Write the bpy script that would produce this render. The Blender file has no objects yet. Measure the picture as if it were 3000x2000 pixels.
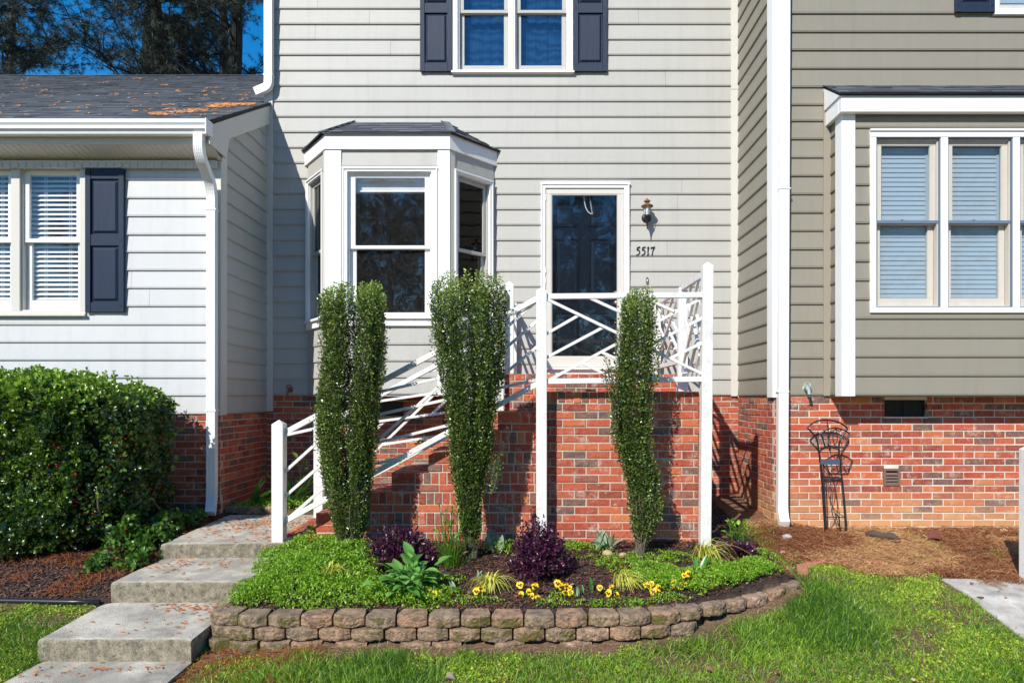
import bpy, bmesh, math, random
import numpy as np
from mathutils import Vector, Matrix
random.seed(7); RNG = np.random.default_rng(11)
R = math.radians
SC = bpy.context.scene
COL = SC.collection

# ---------------------------------------------------------------- camera, sky, sun
# world: X right, Y depth from the camera, Z up, eye height = 0
F, CX, CY = 2016.0, 1560.0, 1168.0
def X_(px, Y): return (px - CX) * Y / F
def Z_(py, Y): return (CY - py) * Y / F
def at(px, py, Y): return Vector((X_(px, Y), Y, Z_(py, Y)))
def onX(px, py, X):
    Y = X * F / (px - CX); return Vector((X, Y, Z_(py, Y)))

cam = bpy.data.cameras.new('camera'); cam_o = bpy.data.objects.new('camera', cam); COL.objects.link(cam_o)
cam.lens = 36.0 * F / 3000.0; cam.sensor_width = 36.0
cam.shift_x = -(CX - 1500) / 3000.0; cam.shift_y = (CY - 1000) / 3000.0
cam.clip_start = 0.05; cam.clip_end = 600
cam_o.location = (0, 0, 0); cam_o.rotation_euler = (R(90), 0, 0)
SC.camera = cam_o

SUN_DIR = Vector((0.56, 1.0, -0.93)).normalized()
world = bpy.data.worlds.new('World'); SC.world = world; world.use_nodes = True
wn = world.node_tree.nodes; wl = world.node_tree.links
sky = wn.new('ShaderNodeTexSky'); sky.sky_type = 'NISHITA'; sky.sun_disc = False
sky.sun_elevation = math.asin(-SUN_DIR.z); sky.sun_rotation = math.atan2(-SUN_DIR.x, -SUN_DIR.y) % (2*math.pi)
sky.altitude = 600; sky.air_density = 1.15; sky.dust_density = 0.0; sky.ozone_density = 3.5
wn['Background'].inputs['Strength'].default_value = 0.15
hs = wn.new('ShaderNodeHueSaturation'); hs.inputs['Saturation'].default_value = 1.42; wl.new(sky.outputs['Color'], hs.inputs['Color']); wl.new(hs.outputs['Color'], wn['Background'].inputs['Color'])
sun = bpy.data.lights.new('sun', 'SUN'); sun.energy = 5.0; sun.angle = R(0.53); sun.color = (1.0, 0.955, 0.875)
sun_o = bpy.data.objects.new('sun', sun); COL.objects.link(sun_o)
sun_o.rotation_euler = SUN_DIR.to_track_quat('-Z', 'Y').to_euler(); sun_o.location = (-6, -8, 12)
SC.view_settings.view_transform = 'Standard'; SC.view_settings.look = 'None'
SC.view_settings.exposure = 0.26; SC.view_settings.gamma = 1.0
SC.render.engine = 'CYCLES'
SC.cycles.max_bounces = 7; SC.cycles.transparent_max_bounces = 12; SC.cycles.use_denoising = True

# ---------------------------------------------------------------- mesh helpers
class MB:
    def __init__(s, M=None): s.v = []; s.f = []; s.M = M if M is not None else Matrix()
    def add(s, vs, fs):
        n = len(s.v); s.v += [tuple(s.M @ Vector(v)) for v in vs]; s.f += [tuple(n + i for i in f) for f in fs]
    def box(s, x0, x1, y0, y1, z0, z1):
        s.add([(x0,y0,z0),(x1,y0,z0),(x1,y1,z0),(x0,y1,z0),(x0,y0,z1),(x1,y0,z1),(x1,y1,z1),(x0,y1,z1)],
              [(0,3,2,1),(4,5,6,7),(0,1,5,4),(1,2,6,5),(2,3,7,6),(3,0,4,7)])
    def rect(s, x0, x1, z0, z1, w, y0, y1, bottom=None, top=None):
        """a picture-frame of four boards butted end to end"""
        b = w if bottom is None else bottom; t = w if top is None else top
        s.box(x0, x1, y0, y1, z1 - t, z1); s.box(x0, x1, y0, y1, z0, z0 + b)
        s.box(x0, x0 + w, y0, y1, z0 + b, z1 - t); s.box(x1 - w, x1, y0, y1, z0 + b, z1 - t)
    def bar(s, p, q, w, h, up=(0,0,1), off=0.0):
        p = Vector(p); q = Vector(q); d = (q - p).normalized(); u = Vector(up)
        side = d.cross(u).normalized(); u = side.cross(d).normalized()
        a, b = side * w/2, u * h/2
        vs = [p-a-b, p+a-b, p+a+b, p-a+b, q-a-b, q+a-b, q+a+b, q-a+b]
        s.add(vs, [(0,1,2,3),(4,7,6,5),(0,4,5,1),(1,5,6,2),(2,6,7,3),(3,7,4,0)])
    def prism(s, pts, vec):
        vec = Vector(vec); n = len(pts); a = [Vector(p) for p in pts]
        s.add(a + [p + vec for p in a], [tuple(range(n)), tuple(range(2*n-1, n-1, -1))] + [(i, (i+1) % n, n + (i+1) % n, n + i) for i in range(n)])
    def tube(s, pts, r, n=8, caps=True):
        pts = [Vector(p) for p in pts]; m = len(pts); rs = r if hasattr(r, '__len__') else [r]*m
        t0 = (pts[1]-pts[0]).normalized(); ref = Vector((0,0,1)) if abs(t0.z) < .9 else Vector((1,0,0))
        nn = t0.cross(ref).normalized(); vs = []
        for i, p in enumerate(pts):
            t = (pts[min(i+1, m-1)] - pts[max(i-1, 0)]).normalized()
            nn = (nn - t * nn.dot(t)).normalized(); b = t.cross(nn)
            for k in range(n):
                a = 2*math.pi*k/n; vs.append(p + (nn*math.cos(a) + b*math.sin(a)) * rs[i])
        fs = [(i*n+k, i*n+(k+1) % n, (i+1)*n+(k+1) % n, (i+1)*n+k) for i in range(m-1) for k in range(n)]
        if caps: fs += [tuple(range(n-1, -1, -1)), tuple(range((m-1)*n, m*n))]
        s.add(vs, fs)
    def sweep(s, pts, prof, side=(1,0,0)):
        """sweep a closed 2-D profile (a along side, b along the in-plane normal) along a path"""
        pts = [Vector(p) for p in pts]; side = Vector(side); n = len(prof); m = len(pts); vs = []
        for i, p in enumerate(pts):
            t = (pts[min(i+1, m-1)] - pts[max(i-1, 0)]).normalized(); nb = t.cross(side).normalized()
            vs += [p + side*a + nb*b for a, b in prof]
        fs = [(i*n+k, i*n+(k+1) % n, (i+1)*n+(k+1) % n, (i+1)*n+k) for i in range(m-1) for k in range(n)]
        s.add(vs, fs + [tuple(range(n-1, -1, -1)), tuple(range((m-1)*n, m*n))])
    def lathe(s, c, prof, n=16):
        c = Vector(c); vs = []
        for r, z in prof:
            for k in range(n):
                a = 2*math.pi*k/n; vs.append(c + Vector((r*math.cos(a), r*math.sin(a), z)))
        m = len(prof)
        fs = [(i*n+k, i*n+(k+1) % n, (i+1)*n+(k+1) % n, (i+1)*n+k) for i in range(m-1) for k in range(n)]
        s.add(vs, fs + [tuple(range(n-1, -1, -1)), tuple(range((m-1)*n, m*n))])
    def build(s, name, mat, parent=None, smooth=False, bevel=0, recalc=True):
        me = bpy.data.meshes.new(name); me.from_pydata(s.v, [], s.f)
        if recalc:
            bm = bmesh.new(); bm.from_mesh(me); bmesh.ops.recalc_face_normals(bm, faces=bm.faces[:]); bm.to_mesh(me); bm.free()
        return link(name, me, mat, parent, smooth, bevel)

def link(name, me, mat, parent=None, smooth=False, bevel=0):
    if mat: me.materials.append(mat)
    if smooth: me.polygons.foreach_set('use_smooth', [True]*len(me.polygons))
    o = bpy.data.objects.new(name, me); COL.objects.link(o)
    if parent:
        o.parent = parent; o.matrix_parent_inverse = Matrix.Translation(-parent.location)
        if parent.parent: o.matrix_parent_inverse = Matrix()
    if bevel:
        b = o.modifiers.new('bevel', 'BEVEL'); b.width = bevel; b.segments = 1; b.limit_method = 'ANGLE'
    return o

def empty(name, loc, label, cat, group=None):
    o = bpy.data.objects.new(name, None); COL.objects.link(o); o.location = loc; o.empty_display_size = .1
    o['label'] = label; o['category'] = cat
    if group: o['group'] = group
    return o
def tag(o, label=None, cat=None, group=None, kind=None):
    if label: o['label'] = label
    if cat: o['category'] = cat
    if group: o['group'] = group
    if kind: o['kind'] = kind
    return o

def raw_mesh(name, V, Fc, tint=None):
    """numpy verts (N,3), list of face index arrays [(M,k)...]"""
    me = bpy.data.meshes.new(name); me.vertices.add(len(V)); me.vertices.foreach_set('co', np.ascontiguousarray(V, dtype=np.float32).ravel())
    tot = sum(f.shape[0] for f in Fc); nl = sum(f.size for f in Fc)
    me.loops.add(nl); me.polygons.add(tot)
    me.loops.foreach_set('vertex_index', np.concatenate([f.ravel() for f in Fc]).astype(np.int32))
    sizes = np.concatenate([np.full(f.shape[0], f.shape[1]) for f in Fc]); st = np.concatenate([[0], np.cumsum(sizes)[:-1]])
    me.polygons.foreach_set('loop_start', st.astype(np.int32)); me.polygons.foreach_set('loop_total', sizes.astype(np.int32))
    if tint is not None:
        a = me.attributes.new('tint', 'FLOAT', 'POINT'); a.data.foreach_set('value', np.ascontiguousarray(tint, dtype=np.float32))
    me.update(calc_edges=True)
    return me

def basis(d, up):
    """rotation matrices whose columns are side, d, normal"""
    d = d / np.linalg.norm(d, axis=1, keepdims=True)
    s = np.cross(d, up); s /= (np.linalg.norm(s, axis=1, keepdims=True) + 1e-9)
    n = np.cross(s, d)
    return np.stack([s, d, n], axis=2)

def scatter(name, T, pos, rot, scale, mat, parent=None, tint=None, smooth=False):
    tv, tf = T; tv = np.array(tv, float); N = len(pos); k = len(tv)
    scale = np.asarray(scale, float)
    if scale.ndim == 1: scale = scale[:, None]
    V = np.einsum('nij,nkj->nki', rot, tv[None] * scale[:, None, :]) + pos[:, None, :]
    offs = (np.arange(N) * k)[:, None, None]; groups = {}
    for f in tf: groups.setdefault(len(f), []).append(f)
    Fc = [(np.array(g)[None] + offs).reshape(-1, L) for L, g in groups.items()]
    t = None if tint is None else np.repeat(np.asarray(tint, float), k)
    return link(name, raw_mesh(name, V.reshape(-1, 3), Fc, t), mat, parent, smooth)

def rnd_dir(n, zmin=-1, zmax=1):
    z = RNG.uniform(zmin, zmax, n); a = RNG.uniform(0, 2*np.pi, n); r = np.sqrt(1 - z*z)
    return np.stack([r*np.cos(a), r*np.sin(a), z], 1)

LEAF_SMALL = ([(0,0,0),(-.30,.5,.10),(0,1,0),(.30,.5,.10)], [(0,2,1),(0,3,2)])
LEAF_OVAL = ([(0,0,0),(0,.5,-.05),(0,1,.02),(-.26,.28,.05),(-.24,.68,.04),(.26,.28,.05),(.24,.68,.04)],
             [(0,1,4,3),(1,2,4),(0,5,6,1),(1,6,2)])
LEAF_HOLLY = ([(0,0,0),(0,.5,-.10),(0,1.05,-.12),(-.22,.14,.0),(-.44,.32,.12),(-.24,.5,-.02),(-.40,.72,.12),(.22,.14,0),(.44,.32,.12),(.24,.5,-.02),(.40,.72,.12)],
              [(0,1,3),(3,1,5,4),(1,2,6,5),(0,7,1),(7,8,9,1),(1,9,10,2)])
BLADE = ([(-.5,0,0),(.5,0,0),(-.45,.4,.04),(.45,.4,.04),(-.3,.75,.16),(.3,.75,.16),(0,1,.34)], [(0,1,3,2),(2,3,5,4),(4,5,6)])
CHIP = ([(-.5,-.2,0),(.5,-.25,0),(.45,.25,.0),(-.4,.2,.0),(-.45,-.15,.18),(.4,-.2,.14),(.4,.2,.2),(-.35,.15,.16)],
        [(4,5,6,7),(0,1,5,4),(1,2,6,5),(2,3,7,6),(3,0,4,7)])
NEEDLE = ([(-.5,-.5,0),(.5,-.5,0),(-.5,0,.12),(.5,0,.12),(-.3,.5,0),(.3,.5,0)], [(0,1,3,2),(2,3,5,4)])

# ---------------------------------------------------------------- materials
def new_mat(name):
    m = bpy.data.materials.new(name); m.use_nodes = True; nt = m.node_tree
    return m, nt.nodes, nt.links, nt.nodes['Principled BSDF']
def noise(N, L, scale, detail=4, rough=.6, vec=None, coord='Object', stretch=None):
    t = N.new('ShaderNodeTexNoise'); t.inputs['Scale'].default_value = scale; t.inputs['Detail'].default_value = detail; t.inputs['Roughness'].default_value = rough
    tc = N.new('ShaderNodeTexCoord'); v = tc.outputs[coord]
    if stretch:
        mp = N.new('ShaderNodeMapping'); mp.inputs['Scale'].default_value = stretch; L.new(v, mp.inputs['Vector']); v = mp.outputs['Vector']
    L.new(v, t.inputs['Vector']); return t
def ramp(N, L, fac, stops):
    r = N.new('ShaderNodeValToRGB'); e = r.color_ramp.elements
    while len(e) < len(stops): e.new(.5)
    for i, (p, c) in enumerate(stops):
        e[i].position = p; e[i].color = tuple(c)+(1,) if hasattr(c, '__len__') else (c, c, c, 1)
    L.new(fac, r.inputs['Fac']); return r
def mixc(N, L, fac, a, b, mode='MIX'):
    m = N.new('ShaderNodeMix'); m.data_type = 'RGBA'; m.blend_type = mode
    for sock, v in ((m.inputs[0], fac), (m.inputs[6], a), (m.inputs[7], b)):
        if hasattr(v, 'is_linked'): L.new(v, sock)
        elif hasattr(v, '__len__'): sock.default_value = tuple(v)+(1,)
        else: sock.default_value = v
    return m.outputs[2]
def math_(N, L, op, a, b=0.0, clamp=False):
    m = N.new('ShaderNodeMath'); m.operation = op; m.use_clamp = clamp
    for sock, v in ((m.inputs[0], a), (m.inputs[1], b)):
        if hasattr(v, 'is_linked'): L.new(v, sock)
        else: sock.default_value = v
    return m.outputs[0]
def bump(N, L, h, P, strength=.3, dist=.005):
    b = N.new('ShaderNodeBump'); b.inputs['Strength'].default_value = strength; b.inputs['Distance'].default_value = dist
    L.new(h, b.inputs['Height']); L.new(b.outputs['Normal'], P.inputs['Normal']); return b

def paint(name, col, rough=.5, var=.06, grain=None, bs=.25, dirt=.0, island=0.0):
    m, N, L, P = new_mat(name)
    n1 = noise(N, L, 3.0, 5); n2 = noise(N, L, 160 if grain is None else 60, 3, .7, stretch=grain)
    c = mixc(N, L, ramp(N, L, n1.outputs['Fac'], [(.3, 1-var*1.5), (.7, 1+var*.3)]).outputs[0], (0,0,0), col)
    lo = tuple(x*(1-var) for x in col)
    c = mixc(N, L, n1.outputs['Fac'], lo, tuple(min(1, x*(1+var*.5)) for x in col))
    if island:
        g = N.new('ShaderNodeNewGeometry')
        c = mixc(N, L, math_(N, L, 'MULTIPLY', g.outputs['Random Per Island'], island), c, tuple(x*.7 for x in col))
    if dirt:
        nd = noise(N, L, 9, 8, .75)
        c = mixc(N, L, math_(N, L, 'MULTIPLY', ramp(N, L, nd.outputs['Fac'], [(.52, 0), (.75, 1)]).outputs[0], dirt), c, (.22,.20,.16))
        ns = noise(N, L, 45, 4, .6)
        c = mixc(N, L, math_(N, L, 'MULTIPLY', ramp(N, L, ns.outputs['Fac'], [(.66, 0), (.72, 1)]).outputs[0], dirt), c, (.10,.09,.07))
    if grain:   # faint vertical weather streaks
        nv = noise(N, L, 1.0, 6, .7, stretch=(9, 9, .7)); c = mixc(N, L, math_(N, L, 'MULTIPLY', ramp(N, L, nv.outputs['Fac'], [(.50, 0), (.72, 1)]).outputs[0], .22), c, tuple(x*.55 for x in col))
    L.new(c, P.inputs['Base Color']); P.inputs['Roughness'].default_value = rough
    bump(N, L, n2.outputs['Fac'], P, bs, .003); return m

def brick_mat(name, stain=False, dark=1.0):
    m, N, L, P = new_mat(name)
    g = N.new('ShaderNodeNewGeometry')
    r = ramp(N, L, g.outputs['Random Per Island'], [(0, (.44,.070,.034)), (.16, (.34,.050,.028)), (.30, (.52,.115,.042)), (.42, (.23,.036,.025)), (.56, (.38,.075,.040)), (.68, (.46,.095,.045)), (.78, (.22,.08,.06)), (.83, (.10,.075,.07)), (.95, (.55,.18,.06))])
    r.color_ramp.interpolation = 'CONSTANT'
    n1 = noise(N, L, 26, 6, .7); n2 = noise(N, L, 75, 5, .7); n3 = noise(N, L, 11, 6, .75)
    c = mixc(N, L, ramp(N, L, n1.outputs['Fac'], [(.35, 0), (.7, .8)]).outputs[0], r.outputs[0], (.54,.19,.10), 'MIX')
    c = mixc(N, L, .40, c, r.outputs[0])
    c = mixc(N, L, ramp(N, L, n2.outputs['Fac'], [(.55, 0), (.75, .55)]).outputs[0], c, (.10,.04,.03))
    c = mixc(N, L, ramp(N, L, n3.outputs['Fac'], [(.54, 0), (.70, .7)]).outputs[0], c, (.58,.48,.39))
    if stain:   # pale tan splash-stained courses near the ground
        sx = N.new('ShaderNodeSeparateXYZ'); L.new(g.outputs['Position'], sx.inputs[0])
        ns = noise(N, L, 2.2, 4, .6)
        zz = math_(N, L, 'ADD', sx.outputs['Z'], math_(N, L, 'MULTIPLY', ns.outputs['Fac'], .55))
        zz = math_(N, L, 'ADD', zz, math_(N, L, 'MULTIPLY', g.outputs['Random Per Island'], .25))
        f = ramp(N, L, math_(N, L, 'MULTIPLY_ADD', zz, -2.2), [(.0, 0), (1, 1)])
        f.inputs['Fac'].default_value = 0
        mm = N.new('ShaderNodeMapRange'); mm.inputs['From Min'].default_value = -.45; mm.inputs['From Max'].default_value = -.85; L.new(zz, mm.inputs['Value'])
        c = mixc(N, L, math_(N, L, 'MULTIPLY', mm.outputs[0], .78), c, (.60,.34,.15))
    L.new(c, P.inputs['Base Color']); P.inputs['Roughness'].default_value = .9
    bump(N, L, math_(N, L, 'ADD', n1.outputs['Fac'], n2.outputs['Fac']), P, .8, .008); return m
def mortar_mat(name, col=(.46,.40,.31)):
    m, N, L, P = new_mat(name); n1 = noise(N, L, 9, 6, .7); n2 = noise(N, L, 120, 3)
    L.new(mixc(N, L, n1.outputs['Fac'], tuple(x*.62 for x in col), tuple(x*1.2 for x in col)), P.inputs['Base Color'])
    P.inputs['Roughness'].default_value = .95; bump(N, L, n2.outputs['Fac'], P, .6, .004); return m

def leaf_mat(name, dark, light, rough=.4, trans=.3, spread=.8, veins=False, spec=.5):
    m, N, L, P = new_mat(name); g = N.new('ShaderNodeNewGeometry'); a = N.new('ShaderNodeAttribute'); a.attribute_name = 'tint'
    f = math_(N, L, 'ADD', a.outputs['Fac'], math_(N, L, 'MULTIPLY', math_(N, L, 'SUBTRACT', g.outputs['Random Per Island'], .5), spread), clamp=True)
    c = mixc(N, L, f, dark, light)
    L.new(c, P.inputs['Base Color']); P.inputs['Roughness'].default_value = rough; P.inputs['Specular IOR Level'].default_value = spec
    if trans:
        t = N.new('ShaderNodeBsdfTranslucent'); L.new(mixc(N, L, .5, c, tuple(min(1, x*1.5) for x in light)), t.inputs['Color'])
        ms = N.new('ShaderNodeMixShader'); ms.inputs[0].default_value = trans
        L.new(P.outputs[0], ms.inputs[1]); L.new(t.outputs[0], ms.inputs[2]); L.new(ms.outputs[0], N['Material Output'].inputs['Surface'])
    return m

def glass_mat(name, ior=1.75, tint=(1,1,1), dirt=.03):
    m, N, L, P = new_mat(name); N.remove(P)
    g_ = N.new('ShaderNodeNewGeometry'); vd = N.new('ShaderNodeVectorMath'); vd.operation = 'DOT_PRODUCT'; L.new(g_.outputs['Incoming'], vd.inputs[0]); L.new(g_.outputs['Normal'], vd.inputs[1])
    f0 = ((ior-1)/(ior+1))**2; cc = math_(N, L, 'ABSOLUTE', vd.outputs['Value']); fz = math_(N, L, 'POWER', math_(N, L, 'SUBTRACT', 1.0, cc), 5.0); fz = math_(N, L, 'ADD', math_(N, L, 'MULTIPLY', fz, 1-f0), f0)
    tr = N.new('ShaderNodeBsdfTransparent'); tr.inputs['Color'].default_value = tuple(tint)+(1,)
    gl = N.new('ShaderNodeBsdfGlossy'); gl.inputs['Roughness'].default_value = .015
    nb = noise(N, L, 1.6, 2); b = N.new('ShaderNodeBump'); b.inputs['Strength'].default_value = .12; b.inputs['Distance'].default_value = .02
    L.new(nb.outputs['Fac'], b.inputs['Height']); L.new(b.outputs['Normal'], gl.inputs['Normal'])
    mx = N.new('ShaderNodeMixShader'); L.new(fz, mx.inputs[0]); L.new(tr.outputs[0], mx.inputs[1]); L.new(gl.outputs[0], mx.inputs[2])
    df = N.new('ShaderNodeBsdfDiffuse'); df.inputs['Color'].default_value = (.6,.6,.58,1)
    nd = noise(N, L, 30, 8, .8); m2 = N.new('ShaderNodeMixShader')
    L.new(math_(N, L, 'MULTIPLY', ramp(N, L, nd.outputs['Fac'], [(.45, .2), (.75, 1)]).outputs[0], dirt), m2.inputs[0])
    L.new(mx.outputs[0], m2.inputs[1]); L.new(df.outputs[0], m2.inputs[2]); L.new(m2.outputs[0], N['Material Output'].inputs['Surface'])
    return m

def wood_embossed(name, col):
    m, N, L, P = new_mat(name)
    tc = N.new('ShaderNodeTexCoord'); mp = N.new('ShaderNodeMapping'); mp.inputs['Scale'].default_value = (1, 1, .16); L.new(tc.outputs['Object'], mp.inputs['Vector'])
    w = N.new('ShaderNodeTexWave'); w.inputs['Scale'].default_value = 26; w.inputs['Distortion'].default_value = 7; w.inputs['Detail'].default_value = 2; w.inputs['Detail Scale'].default_value = .6
    L.new(mp.outputs[0], w.inputs['Vector']); n1 = noise(N, L, 2.5, 3)
    c = mixc(N, L, n1.outputs['Fac'], tuple(x*.85 for x in col), tuple(x*1.15 for x in col))
    c = mixc(N, L, math_(N, L, 'MULTIPLY', w.outputs['Fac'], .25), c, tuple(min(1, x*1.6) for x in col))
    L.new(c, P.inputs['Base Color']); P.inputs['Roughness'].default_value = .55; P.inputs['Specular IOR Level'].default_value = .3; bump(N, L, w.outputs['Fac'], P, .35, .003); return m

def simple(name, col, rough=.5, metal=0, spec=.5):
    m, N, L, P = new_mat(name); n = noise(N, L, 20, 4)
    L.new(mixc(N, L, n.outputs['Fac'], tuple(x*.85 for x in col), tuple(min(1, x*1.12) for x in col)), P.inputs['Base Color'])
    P.inputs['Roughness'].default_value = rough; P.inputs['Metallic'].default_value = metal; P.inputs['Specular IOR Level'].default_value = spec; return m

M = {}
M['siding_white'] = paint('white fibre siding', (.55,.55,.545), .55, .07, (6,6,60), .35, island=.16, dirt=.06)
M['siding_cream'] = paint('warm grey siding', (.450,.435,.395), .55, .08, (6,6,60), .35, island=.20, dirt=.06)
M['siding_cream_x'] = M['siding_cream']
M['siding_tan'] = paint('tan siding', (.262,.237,.184), .55, .09, (6,6,60), .35, island=.20, dirt=.06)
M['trim_white'] = paint('white painted trim', (.82,.82,.80), .4, .03, None, .12, dirt=.05)
M['trim_cream'] = paint('cream painted trim', (.60,.57,.51), .45, .04, None, .15, dirt=.08)
M['trim_tan'] = paint('tan painted trim', (.30,.265,.205), .5, .05, None, .15)
M['alu'] = paint('white aluminium', (.80,.80,.79), .35, .03, None, .08, dirt=.10)
M['rail_white'] = paint('weathered white rail paint', (.75,.74,.71), .5, .05, (8,8,30), .35, dirt=.42)
M['sash_wood'] = paint('weathered sash wood', (.56,.51,.44), .6, .10, (3,3,30), .3, dirt=.12)
M['sash_grey'] = paint('grey sash', (.44,.43,.40), .6, .08, None, .3, dirt=.15)
M['strip_blue'] = simple('blue grey weatherstrip', (.13,.17,.23), .5)
M['shutter'] = wood_embossed('dark blue embossed shutter', (.012,.023,.048))
M['brick'] = brick_mat('red brick'); M['brick_stain'] = brick_mat('red brick splash stained', True); M['brick_porch'] = brick_mat('porch brick')
M['mortar'] = mortar_mat('mortar', (.52,.47,.37)); M['mortar_pale'] = mortar_mat('pale mortar', (.70,.63,.53))
M['glass'] = glass_mat('window glass', 1.6); M['glass_door'] = glass_mat('storm door glass', 1.62, (.93,.95,.97), .008); M['glass_blue'] = glass_mat('screened glass', 1.9, (.60,.76,.90), .02)
M['glass_side'] = glass_mat('pane glass', 1.5, (.93,.97,1.0), .02)
M['dark'] = simple('dark interior', (.035,.033,.032), .9); M['black'] = simple('black metal', (.012,.012,.013), .45, .3)
M['room'] = simple('dim interior wall', (.10,.09,.08), .9)
M['blind'] = paint('white blind slats', (.74,.75,.76), .5, .03); M['blind_blue'] = paint('pale shutter slats', (.38,.405,.41), .5, .02)
def curtain_mat():
    m, N, L, P = new_mat('sheer curtain cloth'); w = N.new('ShaderNodeTexWave'); w.inputs['Scale'].default_value = 3.2; w.inputs['Distortion'].default_value = 9; w.inputs['Detail'].default_value = 3; w.bands_direction = 'Z'
    tc = N.new('ShaderNodeTexCoord'); L.new(tc.outputs['Object'], w.inputs['Vector']); L.new(mixc(N, L, w.outputs['Fac'], (.035,.055,.075), (.10,.15,.19)), P.inputs['Base Color']); P.inputs['Roughness'].default_value = .9; return m
M['curtain'] = curtain_mat(); M['glass_screen'] = glass_mat('screened pane', 1.55, (.30,.33,.37), .01)
M['door_dark'] = simple('dark entry door paint', (.007,.010,.016), .22); M['brass'] = simple('brass', (.62,.46,.24), .3, .9)
M['rust'] = paint('rusted lamp metal', (.20,.085,.03), .7, .3, None, .4); M['frost'] = simple('frosted lamp glass', (.62,.66,.68), .25)
M['pot_metal'] = simple('verdigris metal', (.35,.42,.38), .6, .2); M['plastic_brown'] = simple('brown plastic', (.17,.11,.09), .6)
M['edging'] = simple('black plastic edging', (.015,.018,.022), .35)
M['iron'] = simple('wrought iron', (.020,.020,.026), .45, .4); M['slate'] = simple('blue grey painted bar', (.05,.085,.13), .5)
M['rock'] = paint('pale rock', (.42,.40,.38), .9, .3, None, .8); M['bark_log'] = paint('dead bark', (.09,.065,.05), .95, .4, (2,2,9), 1)

def shingle_mat():
    m, N, L, P = new_mat('asphalt shingles'); g = N.new('ShaderNodeNewGeometry')
    r = ramp(N, L, g.outputs['Random Per Island'], [(0, (.035,.045,.060)), (.35, (.075,.092,.118)), (.7, (.13,.15,.18)), (1, (.05,.058,.07))])
    n = noise(N, L, 220, 2); n2 = noise(N, L, 2, 5)
    c = mixc(N, L, ramp(N, L, n.outputs['Fac'], [(.4, 0), (.65, .6)]).outputs[0], r.outputs[0], (.16,.17,.18))
    c = mixc(N, L, math_(N, L, 'MULTIPLY', n2.outputs['Fac'], .3), c, (.07,.06,.05))
    L.new(c, P.inputs['Base Color']); P.inputs['Roughness'].default_value = .92; bump(N, L, n.outputs['Fac'], P, .7, .003); return m
M['shingle'] = shingle_mat()
def concrete_mat(name, base=(.55,.50,.41), side=(.30,.26,.185)):
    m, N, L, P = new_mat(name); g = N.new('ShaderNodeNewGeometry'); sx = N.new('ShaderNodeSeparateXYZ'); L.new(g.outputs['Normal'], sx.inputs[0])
    n1 = noise(N, L, 4.5, 8, .65); n2 = noise(N, L, 130, 3, .7); n3 = noise(N, L, 24, 6, .75); n4 = noise(N, L, 1.7, 3)
    c = mixc(N, L, ramp(N, L, n1.outputs['Fac'], [(.35, 0), (.65, 1)]).outputs[0], tuple(x*.55 for x in base), tuple(x*1.15 for x in base))
    c = mixc(N, L, ramp(N, L, n4.outputs['Fac'], [(.52, 0), (.545, .55)]).outputs[0], c, tuple(x*.58 for x in base))
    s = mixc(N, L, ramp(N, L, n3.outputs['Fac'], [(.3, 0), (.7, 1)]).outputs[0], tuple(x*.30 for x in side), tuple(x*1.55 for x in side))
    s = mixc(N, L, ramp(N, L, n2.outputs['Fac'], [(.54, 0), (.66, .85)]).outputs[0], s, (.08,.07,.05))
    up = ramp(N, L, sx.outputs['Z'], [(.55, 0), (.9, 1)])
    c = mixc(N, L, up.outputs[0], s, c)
    c = mixc(N, L, ramp(N, L, n2.outputs['Fac'], [(.62, 0), (.72, .35)]).outputs[0], c, (.16,.14,.11))
    L.new(c, P.inputs['Base Color']); P.inputs['Roughness'].default_value = .9
    bump(N, L, math_(N, L, 'ADD', n2.outputs['Fac'], n3.outputs['Fac']), P, .8, .012); return m
M['concrete'] = concrete_mat('weathered concrete'); M['concrete_pale'] = concrete_mat('pale concrete', (.64,.59,.52), (.4,.38,.34))
def block_mat():
    m, N, L, P = new_mat('tumbled wall block'); g = N.new('ShaderNodeNewGeometry'); o = N.new('ShaderNodeObjectInfo')
    sx = N.new('ShaderNodeSeparateXYZ'); L.new(g.outputs['Normal'], sx.inputs[0])
    base = ramp(N, L, o.outputs['Random'], [(0, (.58,.32,.19)), (.4, (.50,.33,.20)), (.7, (.40,.28,.18)), (1, (.66,.42,.28))])
    n1 = noise(N, L, 14, 6, .75, coord='Object'); n2 = noise(N, L, 80, 4, .75); n3 = noise(N, L, 5.5, 5, .7)
    c = mixc(N, L, ramp(N, L, n1.outputs['Fac'], [(.38, .85), (.60, 0)]).outputs[0], base.outputs[0], (.10,.07,.05))
    c = mixc(N, L, ramp(N, L, n2.outputs['Fac'], [(.5, 0), (.72, .6)]).outputs[0], c, (.62,.48,.34))
    side_mask = ramp(N, L, sx.outputs['Z'], [(.3, 1), (.8, 0)])  # by face direction: full on the sides, none on tops, for the moss
    moss = math_(N, L, 'MULTIPLY', ramp(N, L, n3.outputs['Fac'], [(.50, 0), (.58, 1)]).outputs[0], side_mask.outputs[0])
    c = mixc(N, L, math_(N, L, 'MULTIPLY', moss, .85), c, (.13,.12,.015))
    L.new(c, P.inputs['Base Color']); P.inputs['Roughness'].default_value = .95
    bump(N, L, math_(N, L, 'ADD', n1.outputs['Fac'], n2.outputs['Fac']), P, 1.0, .022); return m
M['block'] = block_mat()
# ---------------------------------------------------------------- wall builders (local frame: x along the wall, -y out of it, z up)
def plane_mat(origin, xdir):
    """matrix of a vertical wall: local x -> xdir, local -y -> outward (to the right-hand side of xdir seen from above), z up"""
    x = Vector(xdir).normalized(); z = Vector((0,0,1)); y = z.cross(x)
    return Matrix(((x.x, y.x, z.x, origin[0]), (x.y, y.y, z.y, origin[1]), (x.z, y.z, z.z, origin[2]), (0,0,0,1)))

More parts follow.
